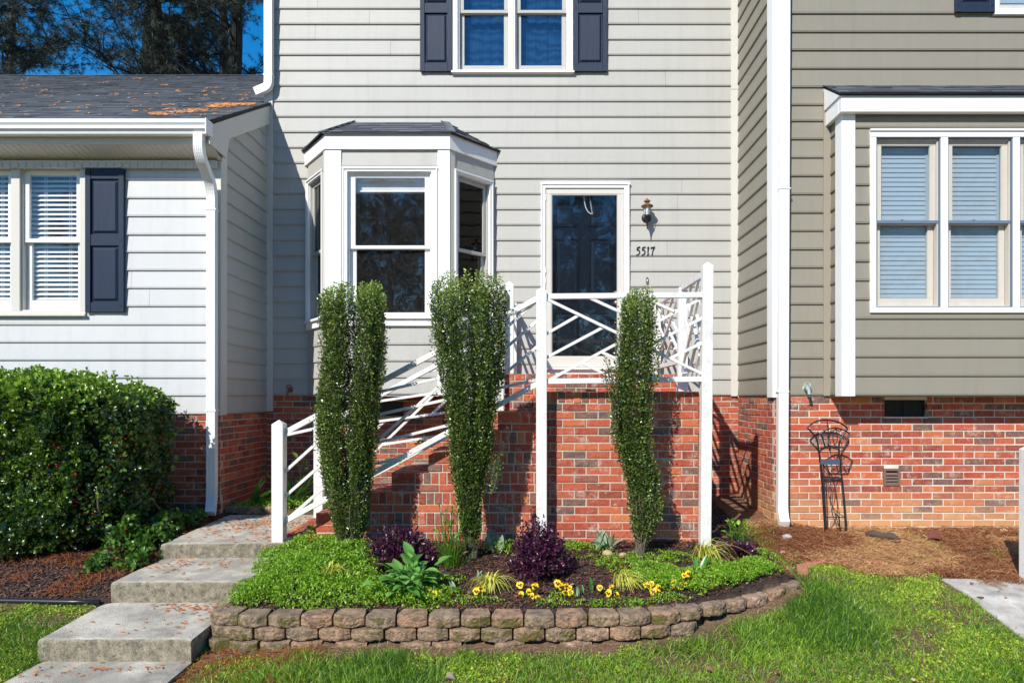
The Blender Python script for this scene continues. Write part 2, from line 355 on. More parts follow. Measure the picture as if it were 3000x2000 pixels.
def proud(z, za, zb):
    """how far a lap board stands out at height z (board from za to zb) with a beaded lower edge"""
    k = z - za; L_ = [(0, .0150), (.003, .0180), (.011, .0180), (.0135, .0125), (.0165, .0155), (zb - za, .0030)]
    for (a, pa), (b, pb) in zip(L_, L_[1:]):
        if k <= b + 1e-9: return pa + (pb - pa) * (k - a) / max(1e-9, b - a)
    return .003
def board(mb, x0, x1, zl, zh, za, zb):
    if x1 - x0 < .004 or zh - zl < .003: return
    zs = [zl] + [za + k for k in (.003, .011, .0135, .0165) if zl < za + k < zh] + [zh]
    j = random.uniform(0, .0012)
    pts = [(-proud(z, za, zb) - j, z) for z in zs]
    prof = pts + [(.006, zh), (.006, zl)]; n = len(prof)
    mb.add([(x0, y, z) for y, z in prof] + [(x1, y, z) for y, z in prof],
           [tuple(range(n)), tuple(range(2*n-1, n-1, -1))] + [(i, (i+1) % n, n+(i+1) % n, n+i) for i in range(n)])
def siding(mb, x0, x1, zs, holes=(), xlim=None, joints=True):
    for za, zb in zip(zs, zs[1:]):
        a, b = x0, x1
        if xlim: a = max(a, xlim(za, zb))
        if b - a < .02: continue
        cuts = sorted(set([a, b] + [h for hx in holes for h in hx[:2] if a < h < b]))
        segs = []
        for c0, c1 in zip(cuts, cuts[1:]):
            mid = (c0 + c1)/2; spans = [(za, zb)]
            for hx0, hx1, hz0, hz1 in holes:
                if hx0 <= mid <= hx1:
                    ns = []
                    for s0, s1 in spans:
                        if hz1 <= s0 or hz0 >= s1: ns.append((s0, s1)); continue
                        if hz0 > s0: ns.append((s0, hz0))
                        if hz1 < s1: ns.append((hz1, s1))
                    spans = ns
            for sp in spans: segs.append((c0, c1, sp[0], sp[1]))
        # merge full-height neighbours
        out = []
        for s in segs:
            if out and abs(out[-1][1]-s[0]) < 1e-6 and out[-1][2:] == s[2:]: out[-1] = (out[-1][0], s[1], s[2], s[3])
            else: out.append(s)
        for c0, c1, s0, s1 in out:
            if joints and c1 - c0 > 1.2 and random.random() < .35:
                jx = random.uniform(c0 + .4, c1 - .4)
                board(mb, c0, jx - .0012, s0, s1, za, zb); board(mb, jx + .0012, c1, s0, s1, za, zb)
            else: board(mb, c0, c1, s0, s1, za, zb)
def sheet(mb, x0, x1, z0, z1, holes, y=.006, th=.04):
    xs = sorted(set([x0, x1] + [v for h in holes for v in h[:2] if x0 < v < x1]))
    for a, b in zip(xs, xs[1:]):
        mid = (a+b)/2; spans = [(z0, z1)]
        for h in holes:
            if h[0] <= mid <= h[1]:
                ns = []
                for s0, s1 in spans:
                    if h[3] <= s0 or h[2] >= s1: ns.append((s0, s1)); continue
                    if h[2] > s0: ns.append((s0, h[2]))
                    if h[3] < s1: ns.append((h[3], s1))
                spans = ns
        for s0, s1 in spans: mb.box(a, b, y, y+th, s0, s1)

def one_brick(mb, x0, x1, z0, z1, depth=.03, out=.0, c=.004):
    j = lambda s=.0015: random.uniform(-s, s)
    o = out + random.uniform(-.0015, .0035); a = x0+j(); b = x1+j(); d = z0+j(); e = z1+j()
    mb.add([(a,depth,d),(b,depth,d),(b,depth,e),(a,depth,e), (a,-o+c*.6,d),(b,-o+c*.6,d),(b,-o+c*.6,e),(a,-o+c*.6,e),
            (a+c+abs(j()),-o,d+c+abs(j())),(b-c,-o,d+c),(b-c-abs(j()),-o,e-c),(a+c,-o,e-c-abs(j()))],
           [(3,2,1,0),(0,1,5,4),(1,2,6,5),(2,3,7,6),(3,0,4,7),(4,5,9,8),(5,6,10,9),(6,7,11,10),(7,4,8,11),(8,9,10,11)])
BL, BH, BG, BT = .193, .057, .0105, .092
def course(mb, x0, x1, zt, kind='S', holes=(), shift=0.0, **k):
    """one course whose top is zt; returns its pitch"""
    if kind == 'S': w, h = BL, BH
    elif kind == 'H': w, h = BT, BH
    else: w, h = BH, BT
    x = x0 - shift
    while x < x1 - .012:
        a, b = max(x, x0), min(x + w, x1)
        if b - a > .012:
            parts = [(a, b)]
            for hx0, hx1, hz0, hz1 in holes:
                if hz0 < zt - .01 and hz1 > zt - h + .01:
                    np_ = []
                    for p, q in parts:
                        if q <= hx0 or p >= hx1: np_.append((p, q)); continue
                        if p < hx0 - .012: np_.append((p, hx0))
                        if q > hx1 + .012: np_.append((hx1, q))
                    parts = np_
            for p, q in parts: one_brick(mb, p, q, zt - h, zt, **k)
        x += w + BG
    return h + BG
def brickwall(Mx, x0, x1, z0, z1, holes=(), first=None, parent=None, name='brick_wall', mat='brick', mortar='mortar', kinds=None, phase=0.0):
    mb = MB(Mx); z = z1; i = 0
    while z > z0 - .02:
        kind = (kinds[i] if kinds and i < len(kinds) else 'S')
        z -= course(mb, x0, x1, z, kind, holes, shift=((i % 2) * (BL+BG)/2 + phase + random.uniform(-.006, .006)) if kind == 'S' else random.uniform(0, .02)); i += 1
    mo = MB(Mx); sheet(mo, x0, x1, z0 - .03, z1 + .03, holes, y=.0045, th=.06)
    o = mb.build(name, M[mat], parent, recalc=False); mo.build('mortar', M[mortar], o)
    return o

def shingles(Mx, polyrow, rows, exp=.14, parent=None, name='roof', slope_th=.006, wmin=.12, wmax=.34, base=True):
    """tabs on a sloping plane: local x across, y up the slope, z out; polyrow(v)->(x0,x1)"""
    mb = MB(Mx)
    for i in range(rows):
        v = i * exp; x0, x1 = polyrow(v + exp*.5); x = x0 - random.uniform(0, .2)
        while x < x1:
            w = random.uniform(wmin, wmax); a, b = max(x, x0), min(x + w, x1)
            if b - a > .01:
                lift = random.choice((.004, .004, .009)); jv = random.uniform(-.006, .004)
                y0, y1 = v + jv, v + exp*1.25
                mb.add([(a,y0,0.001),(b,y0,0.001),(b,y1,0.001),(a,y1,0.001),(a,y0,lift+.007),(b,y0,lift+.007),(b,y1,.0015),(a,y1,.0015)],
                       [(0,3,2,1),(4,5,6,7),(0,1,5,4),(1,2,6,5),(2,3,7,6),(3,0,4,7)])
            x += w + .002
    return mb.build(name, M['shingle'], parent, recalc=False)

# ---------------------------------------------------------------- windows
def dhung(parent, Mx, u0, u1, z0, z1, sash='trim_white', glass='glass', st=.045, meet=None, inner=None, y=0.0, jamb='trim_white', depth=.10, blind=None, screen=False, lower_rail=.07, room=True):
    """one double-hung unit in the opening u0..u1, z0..z1; returns nothing, everything hangs under the window frame part"""
    zm = meet if meet is not None else (z0+z1)/2
    j = MB(Mx); j.rect(u0, u1, z0, z1, .014, y+.0, y+depth); j.build('jamb', M[jamb], parent)
    a, b, c, d = u0+.014, u1-.014, z0+.014, z1-.014
    s = MB(Mx); s.rect(a, b, zm-.018, d, st, y+.022, y+.052, bottom=.036, top=.04)          # upper sash, outer
    s.rect(a+.004, b-.004, c, zm+.015, st, y+.054, y+.084, bottom=lower_rail, top=.032)     # lower sash, inner
    s.build('sash', M[sash], parent, bevel=.002)
    g = MB(Mx); g.box(a+st-.004, b-st+.004, y+.036, y+.040, zm+.014, d-.036); g.box(a+st, b-st, y+.068, y+.072, c+lower_rail-.004, zm-.013)
    g.build('pane', M[glass], parent)
    if blind:
        kind, y_off = blind
        bb = MB(Mx); w0, w1 = a+.004, b-.004
        if kind == 'open':
            z = d-.03
            bb.box(w0, w1, y+.088, y+.12, d-.03, d+.005)
            while z > c + .03:
                z -= .047
                p = Vector((w0, 0, z)); t = .024
                bb.add([(w0,y+.088,z-.015),(w1,y+.088,z-.015),(w1,y+.116,z+.014),(w0,y+.116,z+.014),(w0,y+.088,z-.012),(w1,y+.088,z-.012),(w1,y+.116,z+.017),(w0,y+.116,z+.017)],
                       [(0,3,2,1),(4,5,6,7),(0,1,5,4),(1,2,6,5),(2,3,7,6),(3,0,4,7)])
            for fx in (.28, .72):
                xx = w0+(w1-w0)*fx; bb.box(xx-.0015, xx+.0015, y+.0855, y+.087, c+.03, d-.03)
                bb.box(xx+.02, xx+.023, y+.0855, y+.087, c+.03, d-.03)
            bb.build('blind', M['blind'], parent)
        elif kind == 'raised':
            for k in range(9): bb.box(w0+.01, w1-.01, y+.11, y+.15, d-.045-k*.0125-.009, d-.045-k*.0125)
            bb.box(w0+.01, w1-.01, y+.104, y+.152, d-.045, d-.002); bb.box(w0+.01, w1-.01, y+.088, y+.152, d-.175, d-.158)
            bb.build('blind', M['blind'], parent)
        elif kind == 'shut':
            for (f0, f1, off) in ((zm+.0, d-.035, 0), (c+.03, zm-.02, 0)):
                bb.rect(w0, w1, f0, f1, .05, y+.092, y+.112, bottom=.05, top=.055)
                z = f1 - .055; zz = []
                while z > f0 + .06: zz += [(y+.102, z), (y+.094, z-.045)]; z -= .045
                prof = zz + [(y+.110, z), (y+.110, f1-.055)]; n = len(prof); xa, xb = w0+.048, w1-.048
                bb.add([(xa, a_, b_) for a_, b_ in prof] + [(xb, a_, b_) for a_, b_ in prof], [(k, k+1, n+k+1, n+k) for k in range(n-1)] + [(n-1, 0, n, 2*n-1)])
            bb.build('plantation_shutter', M['blind_blue'], parent)
        elif kind == 'curtain':
            n = 60; vs = []
            for k in range(n+1):
                u = w0 + (w1-w0)*k/n; yy = y+.16+.006*math.sin(k*.5)+.003*math.sin(k*1.3+1)
                vs += [(u, yy, c), (u, yy, d)]
            bb.add(vs, [(2*k, 2*k+2, 2*k+3, 2*k+1) for k in range(n)]); bb.build('curtain', M['curtain'], parent, smooth=True)
    if not room: return
    r = MB(Mx)   # room behind
    e = .03; D = 1.6
    r.add([(u0-e,y+.2,z0-e),(u1+e,y+.2,z0-e),(u1+e,y+.2,z1+e),(u0-e,y+.2,z1+e),(u0-e,y+D,z0-e),(u1+e,y+D,z0-e),(u1+e,y+D,z1+e),(u0-e,y+D,z1+e)],
          [(4,5,6,7),(0,1,5,4),(1,2,6,5),(2,3,7,6),(3,0,4,7)])
    r.build('room', M['dark'], parent, recalc=False)
    v = MB(Mx); v.rect(u0-e, u1+e, z0-e, z1+e, e, y+depth, y+depth+.11); v.build('reveal', M['dark'], parent)

def shutter(parent, Mx, u0, u1, z0, z1, ybase=-.016, midz=None, label=None):
    w = u1-u0; mz = midz if midz is not None else z0+(z1-z0)*.5
    s = MB(Mx); t = .045*1.15
    s.box(u0, u0+t, ybase-.032, ybase, z0, z1); s.box(u1-t, u1, ybase-.032, ybase, z0, z1)
    for a, b in ((z0, z0+.095), (mz-.055, mz+.055), (z1-.095, z1)): s.box(u0+t, u1-t, ybase-.027, ybase, a, b)
    for a, b in ((z0+.095, mz-.055), (mz+.055, z1-.095)):
        s.box(u0+t, u1-t, ybase-.010, ybase, a, b)
        x0, x1 = u0+t+.012, u1-t-.012; a += .014; b -= .014; i = .022
        s.add([(x0,ybase-.010,a),(x1,ybase-.010,a),(x1,ybase-.010,b),(x0,ybase-.010,b),(x0+i,ybase-.027,a+i),(x1-i,ybase-.027,a+i),(x1-i,ybase-.027,b-i),(x0+i,ybase-.027,b-i)],
              [(4,5,6,7),(0,1,5,4),(1,2,6,5),(2,3,7,6),(3,0,4,7),(0,3,2,1)])
    o = s.build('shutter', M['shutter'], parent, bevel=.002)
    for zz in (z0+.06, mz, z1-.06):
        for uu in (u0+t/2, u1-t/2): sc = MB(Mx); sc.box(uu-.005, uu+.005, ybase-.036, ybase-.032, zz-.005, zz+.005); sc.build('screw', M['black'], o)
    return o

def downspout(name, mat, parent, pts, w=.075, d=.055, side=(1,0,0), label=None):
    n = 5; prof = []
    for k in range(n):   # corrugated faces
        a0 = -w/2 + w*k/n; a1 = a0 + w/n
        prof += [(a0+.002, -d/2), (a0+.004, -d/2-.003), (a1-.004, -d/2-.003), (a1-.002, -d/2)]
    for k in range(n):
        a0 = w/2 - w*k/n; a1 = a0 - w/n
        prof += [(a0-.002, d/2), (a0-.004, d/2+.003), (a1+.004, d/2+.003), (a1+.002, d/2)]
    s = MB(); s.sweep(pts, prof, side); return s.build(name, mat, parent)
# ---------------------------------------------------------------- the three houses
YM, YF = 8.0, 6.8
XL, XR = -3.09, 2.393
def zM(py): return Z_(py, YM)
def zF(py): return Z_(py, YF)
IM = Matrix()
def front(Y): return plane_mat((0, Y, 0), (1, 0, 0))
TOP = 5.7

# ===== left house
LH = empty('house', (-6, 7.5, -1.3), 'single-storey white sided house with shingled roof, left of the downspout corner', 'house')
FM = front(YF)
RY0, RZ0 = 6.48, 2.61
lines_l = [zF(p) for p in (1212,1159,1107,1055,1003,952,898,845,793,740,689,635,582,528,475)]
wl0 = (-5.731, -4.455, .863, 2.287)
mb = MB(FM); siding(mb, -10, -3.18, lines_l, [wl0]); sheet(mb, -10, XL, lines_l[0]-.02, 2.44, [wl0]); mb.build('wall', M['siding_white'], LH, recalc=False)
brickwall(FM, -7.6, XL, -1.45, zF(1214), parent=LH, name='foundation')
SM = plane_mat((XL, 0, 0), (0, 1, 0))
mb = MB(SM); rz = lambda y: RZ0 + .54*(y-RY0)
ext = lines_l + [lines_l[-1] + .177*k for k in range(1, 7)]
siding(mb, 6.91, 7.995, ext, xlim=lambda za, zb: RY0 + (zb + .0 - RZ0)/.54 if zb > 2.6 else 6.91, joints=False)
mb.add([(6.8,.006,ext[0]-.02),(8,.006,ext[0]-.02),(8,.006,3.40),(6.8,.006,2.76),(6.8,.05,ext[0]-.02),(8,.05,ext[0]-.02),(8,.05,3.40),(6.8,.05,2.76)], [(0,1,2,3),(4,7,6,5),(0,4,5,1),(1,5,6,2),(2,6,7,3),(3,7,4,0)])
mb.build('side_wall', M['siding_cream'], LH, recalc=False)
brickwall(SM, 6.815, 8.0, -1.45, zF(1214), parent=LH, name='side_foundation', phase=.09)
mb = MB(); mb.box(-3.185, -3.068, 6.778, 6.80, zF(1216), 2.34); mb.box(-3.092, -3.066, 6.80, 6.91, zF(1216), 2.72); mb.build('corner_board', M['trim_cream'], LH, bevel=.002)
# window pair
w = MB(FM); w.rect(-5.79, -4.40, .815, 2.325, .056, -.028, .01, bottom=.05); w.box(-5.137, -5.05, -.024, .02, .865, 2.27); w.box(-5.80, -4.39, -.040, -.028, 2.318, 2.335)
w.box(-5.80, -4.39, -.055, -.028, .812, .835)
wf = w.build('window', M['trim_cream'], LH, bevel=.002)
for a, b in ((-5.731, -5.135), (-5.052, -4.457)): dhung(wf, FM, a, b, .865, 2.27, meet=1.568, blind=('open', 0), jamb='trim_cream', st=.05, lower_rail=.10)
shutter(LH, FM, -4.392, -4.012, .853, 2.253, midz=1.558)
# eave: fascia, soffit, frieze, gutter
mb = MB(); mb.box(-10, -3.055, 6.525, 6.545, 2.412, 2.59); mb.build('fascia', M['trim_cream'], LH, bevel=.003)
mb = MB(); mb.prism([(-10, 6.545, 2.412), (-10, 6.795, 2.343), (-10, 6.795, 2.353), (-10, 6.545, 2.422)], (6.94, 0, 0))
x = -7.5
while x < -3.08: mb.prism([(x, 6.55, 2.405), (x, 6.77, 2.344), (x, 6.77, 2.350), (x, 6.55, 2.411)], (.012, 0, 0)); x += .062
mb.build('soffit', M['trim_cream'], LH)
mb = MB(); mb.box(-10, -3.10, 6.74, 6.775, 2.262, 2.335)
x = -7.5
while x < -3.12: mb.prism([(x, 6.738, 2.262), (x+.045, 6.738, 2.262), (x+.045, 6.738, 2.31), (x, 6.738, 2.29)], (0, -.006, 0)); x += .078
mb.build('frieze', M['trim_cream'], LH)
gp = [(y+.213, z+.094) for y, z in [(6.31,2.515),(6.31,2.385),(6.24,2.378),(6.228,2.385),(6.222,2.405),(6.20,2.425),(6.195,2.455),(6.182,2.475),(6.178,2.508),(6.192,2.512),(6.200,2.485),(6.300,2.485)]]
mb = MB(); mb.prism([(-10, y, z) for y, z in gp], (6.965, 0, 0)); mb.box(-3.040, -3.032, 6.391, 6.523, 2.472, 2.609)
mb.build('gutter', M['alu'], LH)
# rake board
pts = [onX(px, py, -2.99) for px, py in ((621,366),(674,406),(663,463),(612,420))]
poly = [(6.36, 2.49), (7.995, 2.49+.54*1.635-.02), (7.995, 2.49+.54*1.635-.24), (6.82, 2.50+.54*.54-.235), (6.68, 2.33), (6.62, 2.335), (6.36, 2.37)]
poly = [(y, z) for y, z in poly]
mb = MB()
top = [onX(px, py, -2.99) for px, py in ((622,368),(795,311))]
P_ = [Vector((-3.045, 6.53, 2.60)), Vector((-3.045, 7.99, rz(7.99)-.02)), Vector((-3.045, 7.99, rz(7.99)-.235)), onX(674,406,-3.045), onX(663,463,-3.045), onX(614,421,-3.045)]
mb.prism(P_, (-.022, 0, 0)); mb.build('rake_board', M['trim_cream'], LH)
# roof
ang = math.atan(.54); c_, s_ = math.cos(ang), math.sin(ang)
def roofM(x, y, z, ex=(1,0,0), up=None):
    ex = Vector(ex).normalized(); up = Vector(up).normalized(); n = ex.cross(up)
    return Matrix(((ex.x, up.x, n.x, x), (ex.y, up.y, n.y, y), (ex.z, up.z, n.z, z), (0,0,0,1)))
RM = roofM(0, RY0, RZ0+.012, (1,0,0), (0, c_, s_))
rf = shingles(RM, lambda v: (-11.5, -3.03 if RY0 + v*c_ < 7.99 else -3.11), 47, exp=.1413, parent=LH, wmin=.10, wmax=.32)
mb = MB(RM); mb.box(-11.5, -3.035, 0.01, 1.71, -.03, -.001); mb.box(-11.5, -3.12, 1.71, 6.64, -.03, -.001); mb.build('roof_deck', M['dark'], rf)
mb = MB(); RY, RZ = RY0+6.64*c_, RZ0+.01+6.64*s_
mb.prism([(-11.5, RY-.12, RZ-.04), (-11.5, RY, RZ+.022), (-11.5, RY+.14, RZ-.06), (-11.5, RY, RZ+.004)], (8.4, 0, 0)); mb.build('ridge_cap', M['shingle'], rf)
mb = MB(); mb.prism([(-11.5, RY, RZ-.02), (-11.5, RY+5, RZ-2.6), (-11.5, RY+5, RZ-2.65), (-11.5, RY, RZ-.07)], (8.4, 0, 0)); mb.build('rear_slope', M['shingle'], rf)
# flashing at the wall joint
def arc(p0, p1, p2, n=6):
    p0, p1, p2 = map(Vector, (p0, p1, p2)); return [(p0*(1-t)+p1*t)*(1-t) + (p1*(1-t)+p2*t)*t for t in [k/n for k in range(n+1)]]
path = [Vector((-3.128, 6.458, 2.48)), Vector((-3.128, 6.458, 2.42))] + arc((-3.128, 6.458, 2.37), (-3.128, 6.465, 2.30), (-3.128, 6.51, 2.25), 5) + \
    arc((-3.128, 6.65, 2.13), (-3.13, 6.715, 2.06), (-3.13, 6.722, 1.95), 5) + [Vector((-3.130, 6.722, -.86))] + arc((-3.130, 6.722, -.90), (-3.130, 6.72, -1.0), (-3.09, 6.60, -1.10), 5)
dsl = downspout('downspout', M['alu'], LH, path, w=.092, d=.062)
for z_ in (1.835, -.12): mb = MB(); mb.box(-3.183, -3.077, 6.684, 6.76, z_, z_+.015); mb.build('strap', M['alu'], dsl)

# ===== centre townhouse
TH = empty('townhouse', (-.3, 8.6, -1.2), 'two-storey cream sided townhouse with faceted bay window and dark front door', 'townhouse')
MM = front(YM)
lines_m = [.0437 + .1792*k for k in range(32)]
bay_h = (-2.50, -.56, .20, 2.70); door_h = (.151, 1.060, .29, 2.468); up_h = (-.87, .42, 3.80, 5.215)
mb = MB(MM); siding(mb, -3.01, 2.305, lines_m, [bay_h, door_h, up_h])
sheet(mb, -3.11, XR, .03, TOP, [bay_h, door_h, up_h]); mb.build('wall', M['siding_cream_x'], TH, recalc=False)
for b_ in ((-3.11, -3.012, 7.972, 8.005, zM(1204), TOP), (2.303, XR-.002, 7.974, 8.005, .03, zM(265)-.002), (2.303, XR-.002, 7.975, 8.005, zM(265)+.002, TOP)): mb = MB(); mb.box(*b_); mb.build('corner_board', M['trim_cream'], TH, bevel=.002)
mb = MB(); mb.box(-3.11, -3.09, 8.0, 12, 3.3, TOP); mb.build('side_wall', M['siding_cream'], TH)
brickwall(MM, -3.09, XR, -1.5, .035, holes=[(-1.80, -1.50, -.20, -.03)], parent=TH, name='foundation')
mb = MB(MM); mb.box(-1.80, -1.50, .05, .06, -.2, -.03); mb.build('vent', M['black'], TH)
mb = MB(); mb.prism([(-3.6, 7.55, TOP+.02), (-3.6, 12, TOP+2.4), (-3.6, 16.4, TOP+.02), (-3.6, 16.4, TOP-.1), (-3.6, 7.55, TOP-.1)], (6.0, 0, 0)); mb.build('roof', M['shingle'], TH)
# bay window
BY = 7.48; BM = front(BY)
cl, cr, wL, wR = -2.237, -.905, -2.62, -.437
LMx = plane_mat((wL, 8.0, 0), (cl-wL, BY-8.0, 0)); LW = math.hypot(cl-wL, BY-8)
RMx = plane_mat((cr, BY, 0), (wR-cr, 8.0-BY, 0)); RW = math.hypot(wR-cr, 8-BY)
fh = (-2.007, -1.098, .895, 2.462)
mb = MB(BM); bl = [.05+.1792*k for k in range(4)] + [.79]; siding(mb, -2.075, -1.025, bl, joints=False); siding(mb, -2.075, -1.025, [2.515, 2.73], joints=False)
sheet(mb, cl+.005, cr-.005, .04, 2.75, [fh])
for Mx, Wd in ((LMx, LW), (RMx, RW)):
    m2 = MB(Mx); h = (.105, Wd-.105, .895, 2.462)
    siding(m2, .06, Wd-.03, bl, joints=False); siding(m2, .06, Wd-.03, [2.515, 2.73], joints=False); sheet(m2, .012, Wd-.012, .04, 2.75, [h])
    mb.v, off = mb.v + m2.v, len(mb.v); mb.f += [tuple(i+off for i in f) for f in m2.f]
bay = mb.build('bay_window', M['siding_cream'], TH, recalc=False)
mb = MB(); mb.prism([(wL+.01, 8, .03), (cl, BY, .03), (cr, BY, .03), (wR-.01, 8, .03)], (0, 0, .02)); mb.build('underside', M['trim_cream'], bay)
for a_, b_ in ((cl-.012, -2.073), (-1.027, cr+.012)): mb = MB(BM); mb.box(a_, b_, -.026, .006, .04, 2.71); mb.build('corner_board', M['trim_white'], bay, bevel=.003)
for Mx_, a_, b_ in ((LMx, LW-.05, LW-.004), (RMx, .004, .07)): mb = MB(Mx_); mb.box(a_, b_, -.022, .006, .04, 2.71); mb.build('corner_board', M['trim_cream'], bay, bevel=.003)
def casing(Mx, u0, u1, z0, z1, ou0, ou1, oz0, oz1, mat, parent, name='window'):
    w = MB(Mx); w.box(u0, u1, -.030, .006, oz1, z1); w.box(u0, u1, -.034, .006, z0, oz0); w.box(u0, ou0, -.030, .006, oz0, oz1); w.box(ou1, u1, -.030, .006, oz0, oz1)
    w.box(u0-.006, u1+.006, -.042, -.030, z1-.022, z1); w.box(u0-.008, u1+.008, -.06, -.034, oz0-.03, oz0-.004)
    w.box(u0-.002, u0+.016, -.040, -.030, oz0, z1-.022); w.box(u1-.016, u1+.002, -.040, -.030, oz0, z1-.022)
    return w.build(name, M[mat], parent, bevel=.002)
wf = casing(BM, -2.058, -1.03, .79, 2.508, fh[0], fh[1], fh[2], fh[3], 'trim_white', bay, 'casing')
dhung(bay, BM, *fh, meet=1.652, st=.062, blind=('raised', 0), lower_rail=.035, room=False)
for Mx, Wd in ((LMx, LW), (RMx, RW)):
    casing(Mx, .06, Wd-.06, .79, 2.508, .105, Wd-.105, .895, 2.462, 'trim_white', bay, 'casing')
    dhung(bay, Mx, .105, Wd-.105, .895, 2.462, meet=1.652, st=.05, blind=('raised', 0), lower_rail=.05, sash='sash_grey', glass='glass_screen', jamb='sash_grey', room=False)
r = MB(); r.add([(-3.0,8.05,-.2),(-.3,8.05,-.2),(-.3,8.05,2.9),(-3.0,8.05,2.9),(-3.0,11,-.2),(-.3,11,-.2),(-.3,11,2.9),(-3.0,11,2.9)], [(4,5,6,7),(0,1,5,4),(1,2,6,5),(2,3,7,6),(3,0,4,7)]); r.build('room', M['room'], bay, recalc=False)
r = MB(); r.prism([(wL+.06, 8.04, .18), (cl+.05, BY+.06, .18), (cr-.05, BY+.06, .18), (wR-.06, 8.04, .18)], (0,0,.01)); r.build('room', M['room'], bay); r = MB(); r.prism([(wL+.06, 8.04, 2.62), (cl+.05, BY+.06, 2.62), (cr-.05, BY+.06, 2.62), (wR-.06, 8.04, 2.62)], (0,0,.01)); r.build('room', M['room'], bay)
r = MB(); r.tube([(-1.45, 9.6, 2.9), (-1.45, 9.6, 2.2)], .008, 6); r.lathe((-1.45, 9.6, 2.05), [(.10, 0), (.09, .06), (.03, .13), (.01, .16)], 14); r.build('pendant_lamp', M['black'], bay)
# bay fascia and roof
eo = .02
E = [Vector((wL-.035, 8.0, 0)), Vector((cl-.012, BY-eo-.02, 0)), Vector((cr+.012, BY-eo-.02, 0)), Vector((wR+.035, 8.0, 0))]
mb = MB()
inn = [Vector((wL+.0, 8.0, 0)), Vector((cl+.008, BY-.002, 0)), Vector((cr-.008, BY-.002, 0)), Vector((wR, 8.0, 0))]
for i in range(3):
    a, b, c, d = E[i], E[i+1], inn[i+1], inn[i]
    mb.prism([a+Vector((0,0,2.70)), b+Vector((0,0,2.70)), c+Vector((0,0,2.70)), d+Vector((0,0,2.70))], (0,0,.165))
mb.build('fascia', M['trim_white'], bay)
T1, T2 = Vector((-2.09, 7.985, 3.20)), Vector((-1.01, 7.985, 3.20))
Er = [Vector((wL-.06, 8.0, 2.868)), Vector((cl-.03, BY-.065, 2.868)), Vector((cr+.03, BY-.065, 2.868)), Vector((wR+.06, 8.0, 2.868))]
mb = MB(); mb.add(Er + [T1, T2], [(1,2,5,4), (0,1,4), (2,3,5)]); mb.add([e-Vector((0,0,.012)) for e in Er]+Er, [(0,1,5,4),(1,2,6,5),(2,3,7,6)]); dk = mb.build('roof', M['black'], bay, recalc=False)
def facet(A, B, C, D, rows, parent):
    """shingles over the quad A-B (eave) to D-C (top)"""
    ex = (B-A).normalized(); up0 = (D-A); up = (up0 - ex*up0.dot(ex)); H = up.length; up.normalize(); L_ = (B-A).length
    n = ex.cross(up); o = A + n*.003
    Mx = Matrix(((ex.x, up.x, n.x, o.x), (ex.y, up.y, n.y, o.y), (ex.z, up.z, n.z, o.z), (0,0,0,1)))
    d0 = (D-A).dot(ex); c0 = (C-B).dot(ex)
    return shingles(Mx, lambda v: (d0*min(1, max(0, v-.05)/H)-.008, L_ + c0*min(1, max(0, v-.05)/H)+.008), rows, exp=H/rows*.98, parent=parent, name='shingles', wmin=.10, wmax=.26)
facet(Er[1], Er[2], T2, T1, 5, dk); facet(Er[0], Er[1], T1, T1, 5, dk); facet(Er[2], Er[3], T2, T2, 5, dk)
for a, b in ((Er[1], T1), (Er[2], T2)):
    mb = MB(); mb.bar(a+Vector((0,0,.012)), b+Vector((0,0,.012)), .10, .008); mb.build('hip_cap', M['shingle'], dk)
# upstairs window and shutters
w = MB(MM); w.box(-.925, .47, -.034, .006, 5.215, 5.29); w.box(-.925, .47, -.036, .006, 3.762, 3.806); w.box(-.925, -.868, -.030, .006, 3.806, 5.215); w.box(.412, .47, -.030, .006, 3.806, 5.215)
w.box(-.266, -.202, -.030, .02, 3.806, 5.215); w.box(-.94, .485, -.055, -.036, 3.768, 3.79)
w.box(-.246, -.222, -.038, -.030, 3.806, 5.215)
wf = w.build('upper_window', M['trim_white'], TH, bevel=.002)
for a, b in ((-.864, -.266), (-.202, .410)): dhung(wf, MM, a, b, 3.806, 5.215, meet=4.508, st=.05, sash='sash_grey', glass='glass_blue', blind=('curtain', 0), lower_rail=.075, y=-.005)
shutter(TH, MM, -1.300, -.932, 3.785, 5.25, midz=4.515); shutter(TH, MM, .478, .862, 3.785, 5.25, midz=4.515)

# front door: casing, storm door, entry door
w = MB(MM); w.box(.098, 1.124, -.034, .006, 2.44, 2.50); w.box(.098, .150, -.034, .006, .30, 2.44); w.box(1.062, 1.124, -.034, .006, .30, 2.44)
w.box(.09, 1.132, -.046, -.034, 2.478, 2.505); w.box(.100, .116, -.044, -.034, .30, 2.478); w.box(1.106, 1.122, -.044, -.034, .30, 2.478)
w.box(.098, 1.124, -.030, .02, .262, .335); w.box(.10, 1.12, -.075, -.030, .34, .362)
wf = w.build('door_casing', M['trim_white'], TH, bevel=.002)
sd = MB(MM); gx0, gx1, gz0, gz1 = .218, .990, .488, 2.372
sd.box(.152, 1.060, -.018, .018, gz1, 2.438); sd.box(.152, 1.060, -.018, .018, .365, gz0); sd.box(.152, gx0, -.018, .018, gz0, gz1); sd.box(gx1, 1.060, -.018, .018, gz0, gz1)
sdo = sd.build('storm_door', M['trim_cream'], TH, bevel=.004)
g = MB(MM); g.rect(gx0, gx1, gz0, gz1, .010, -.012, .010); g.build('glazing_bead', M['sash_grey'], sdo)
g = MB(MM); g.box(gx0+.005, gx1-.005, -.002, .002, gz0+.005, gz1-.005); g.build('pane', M['glass_door'], sdo)
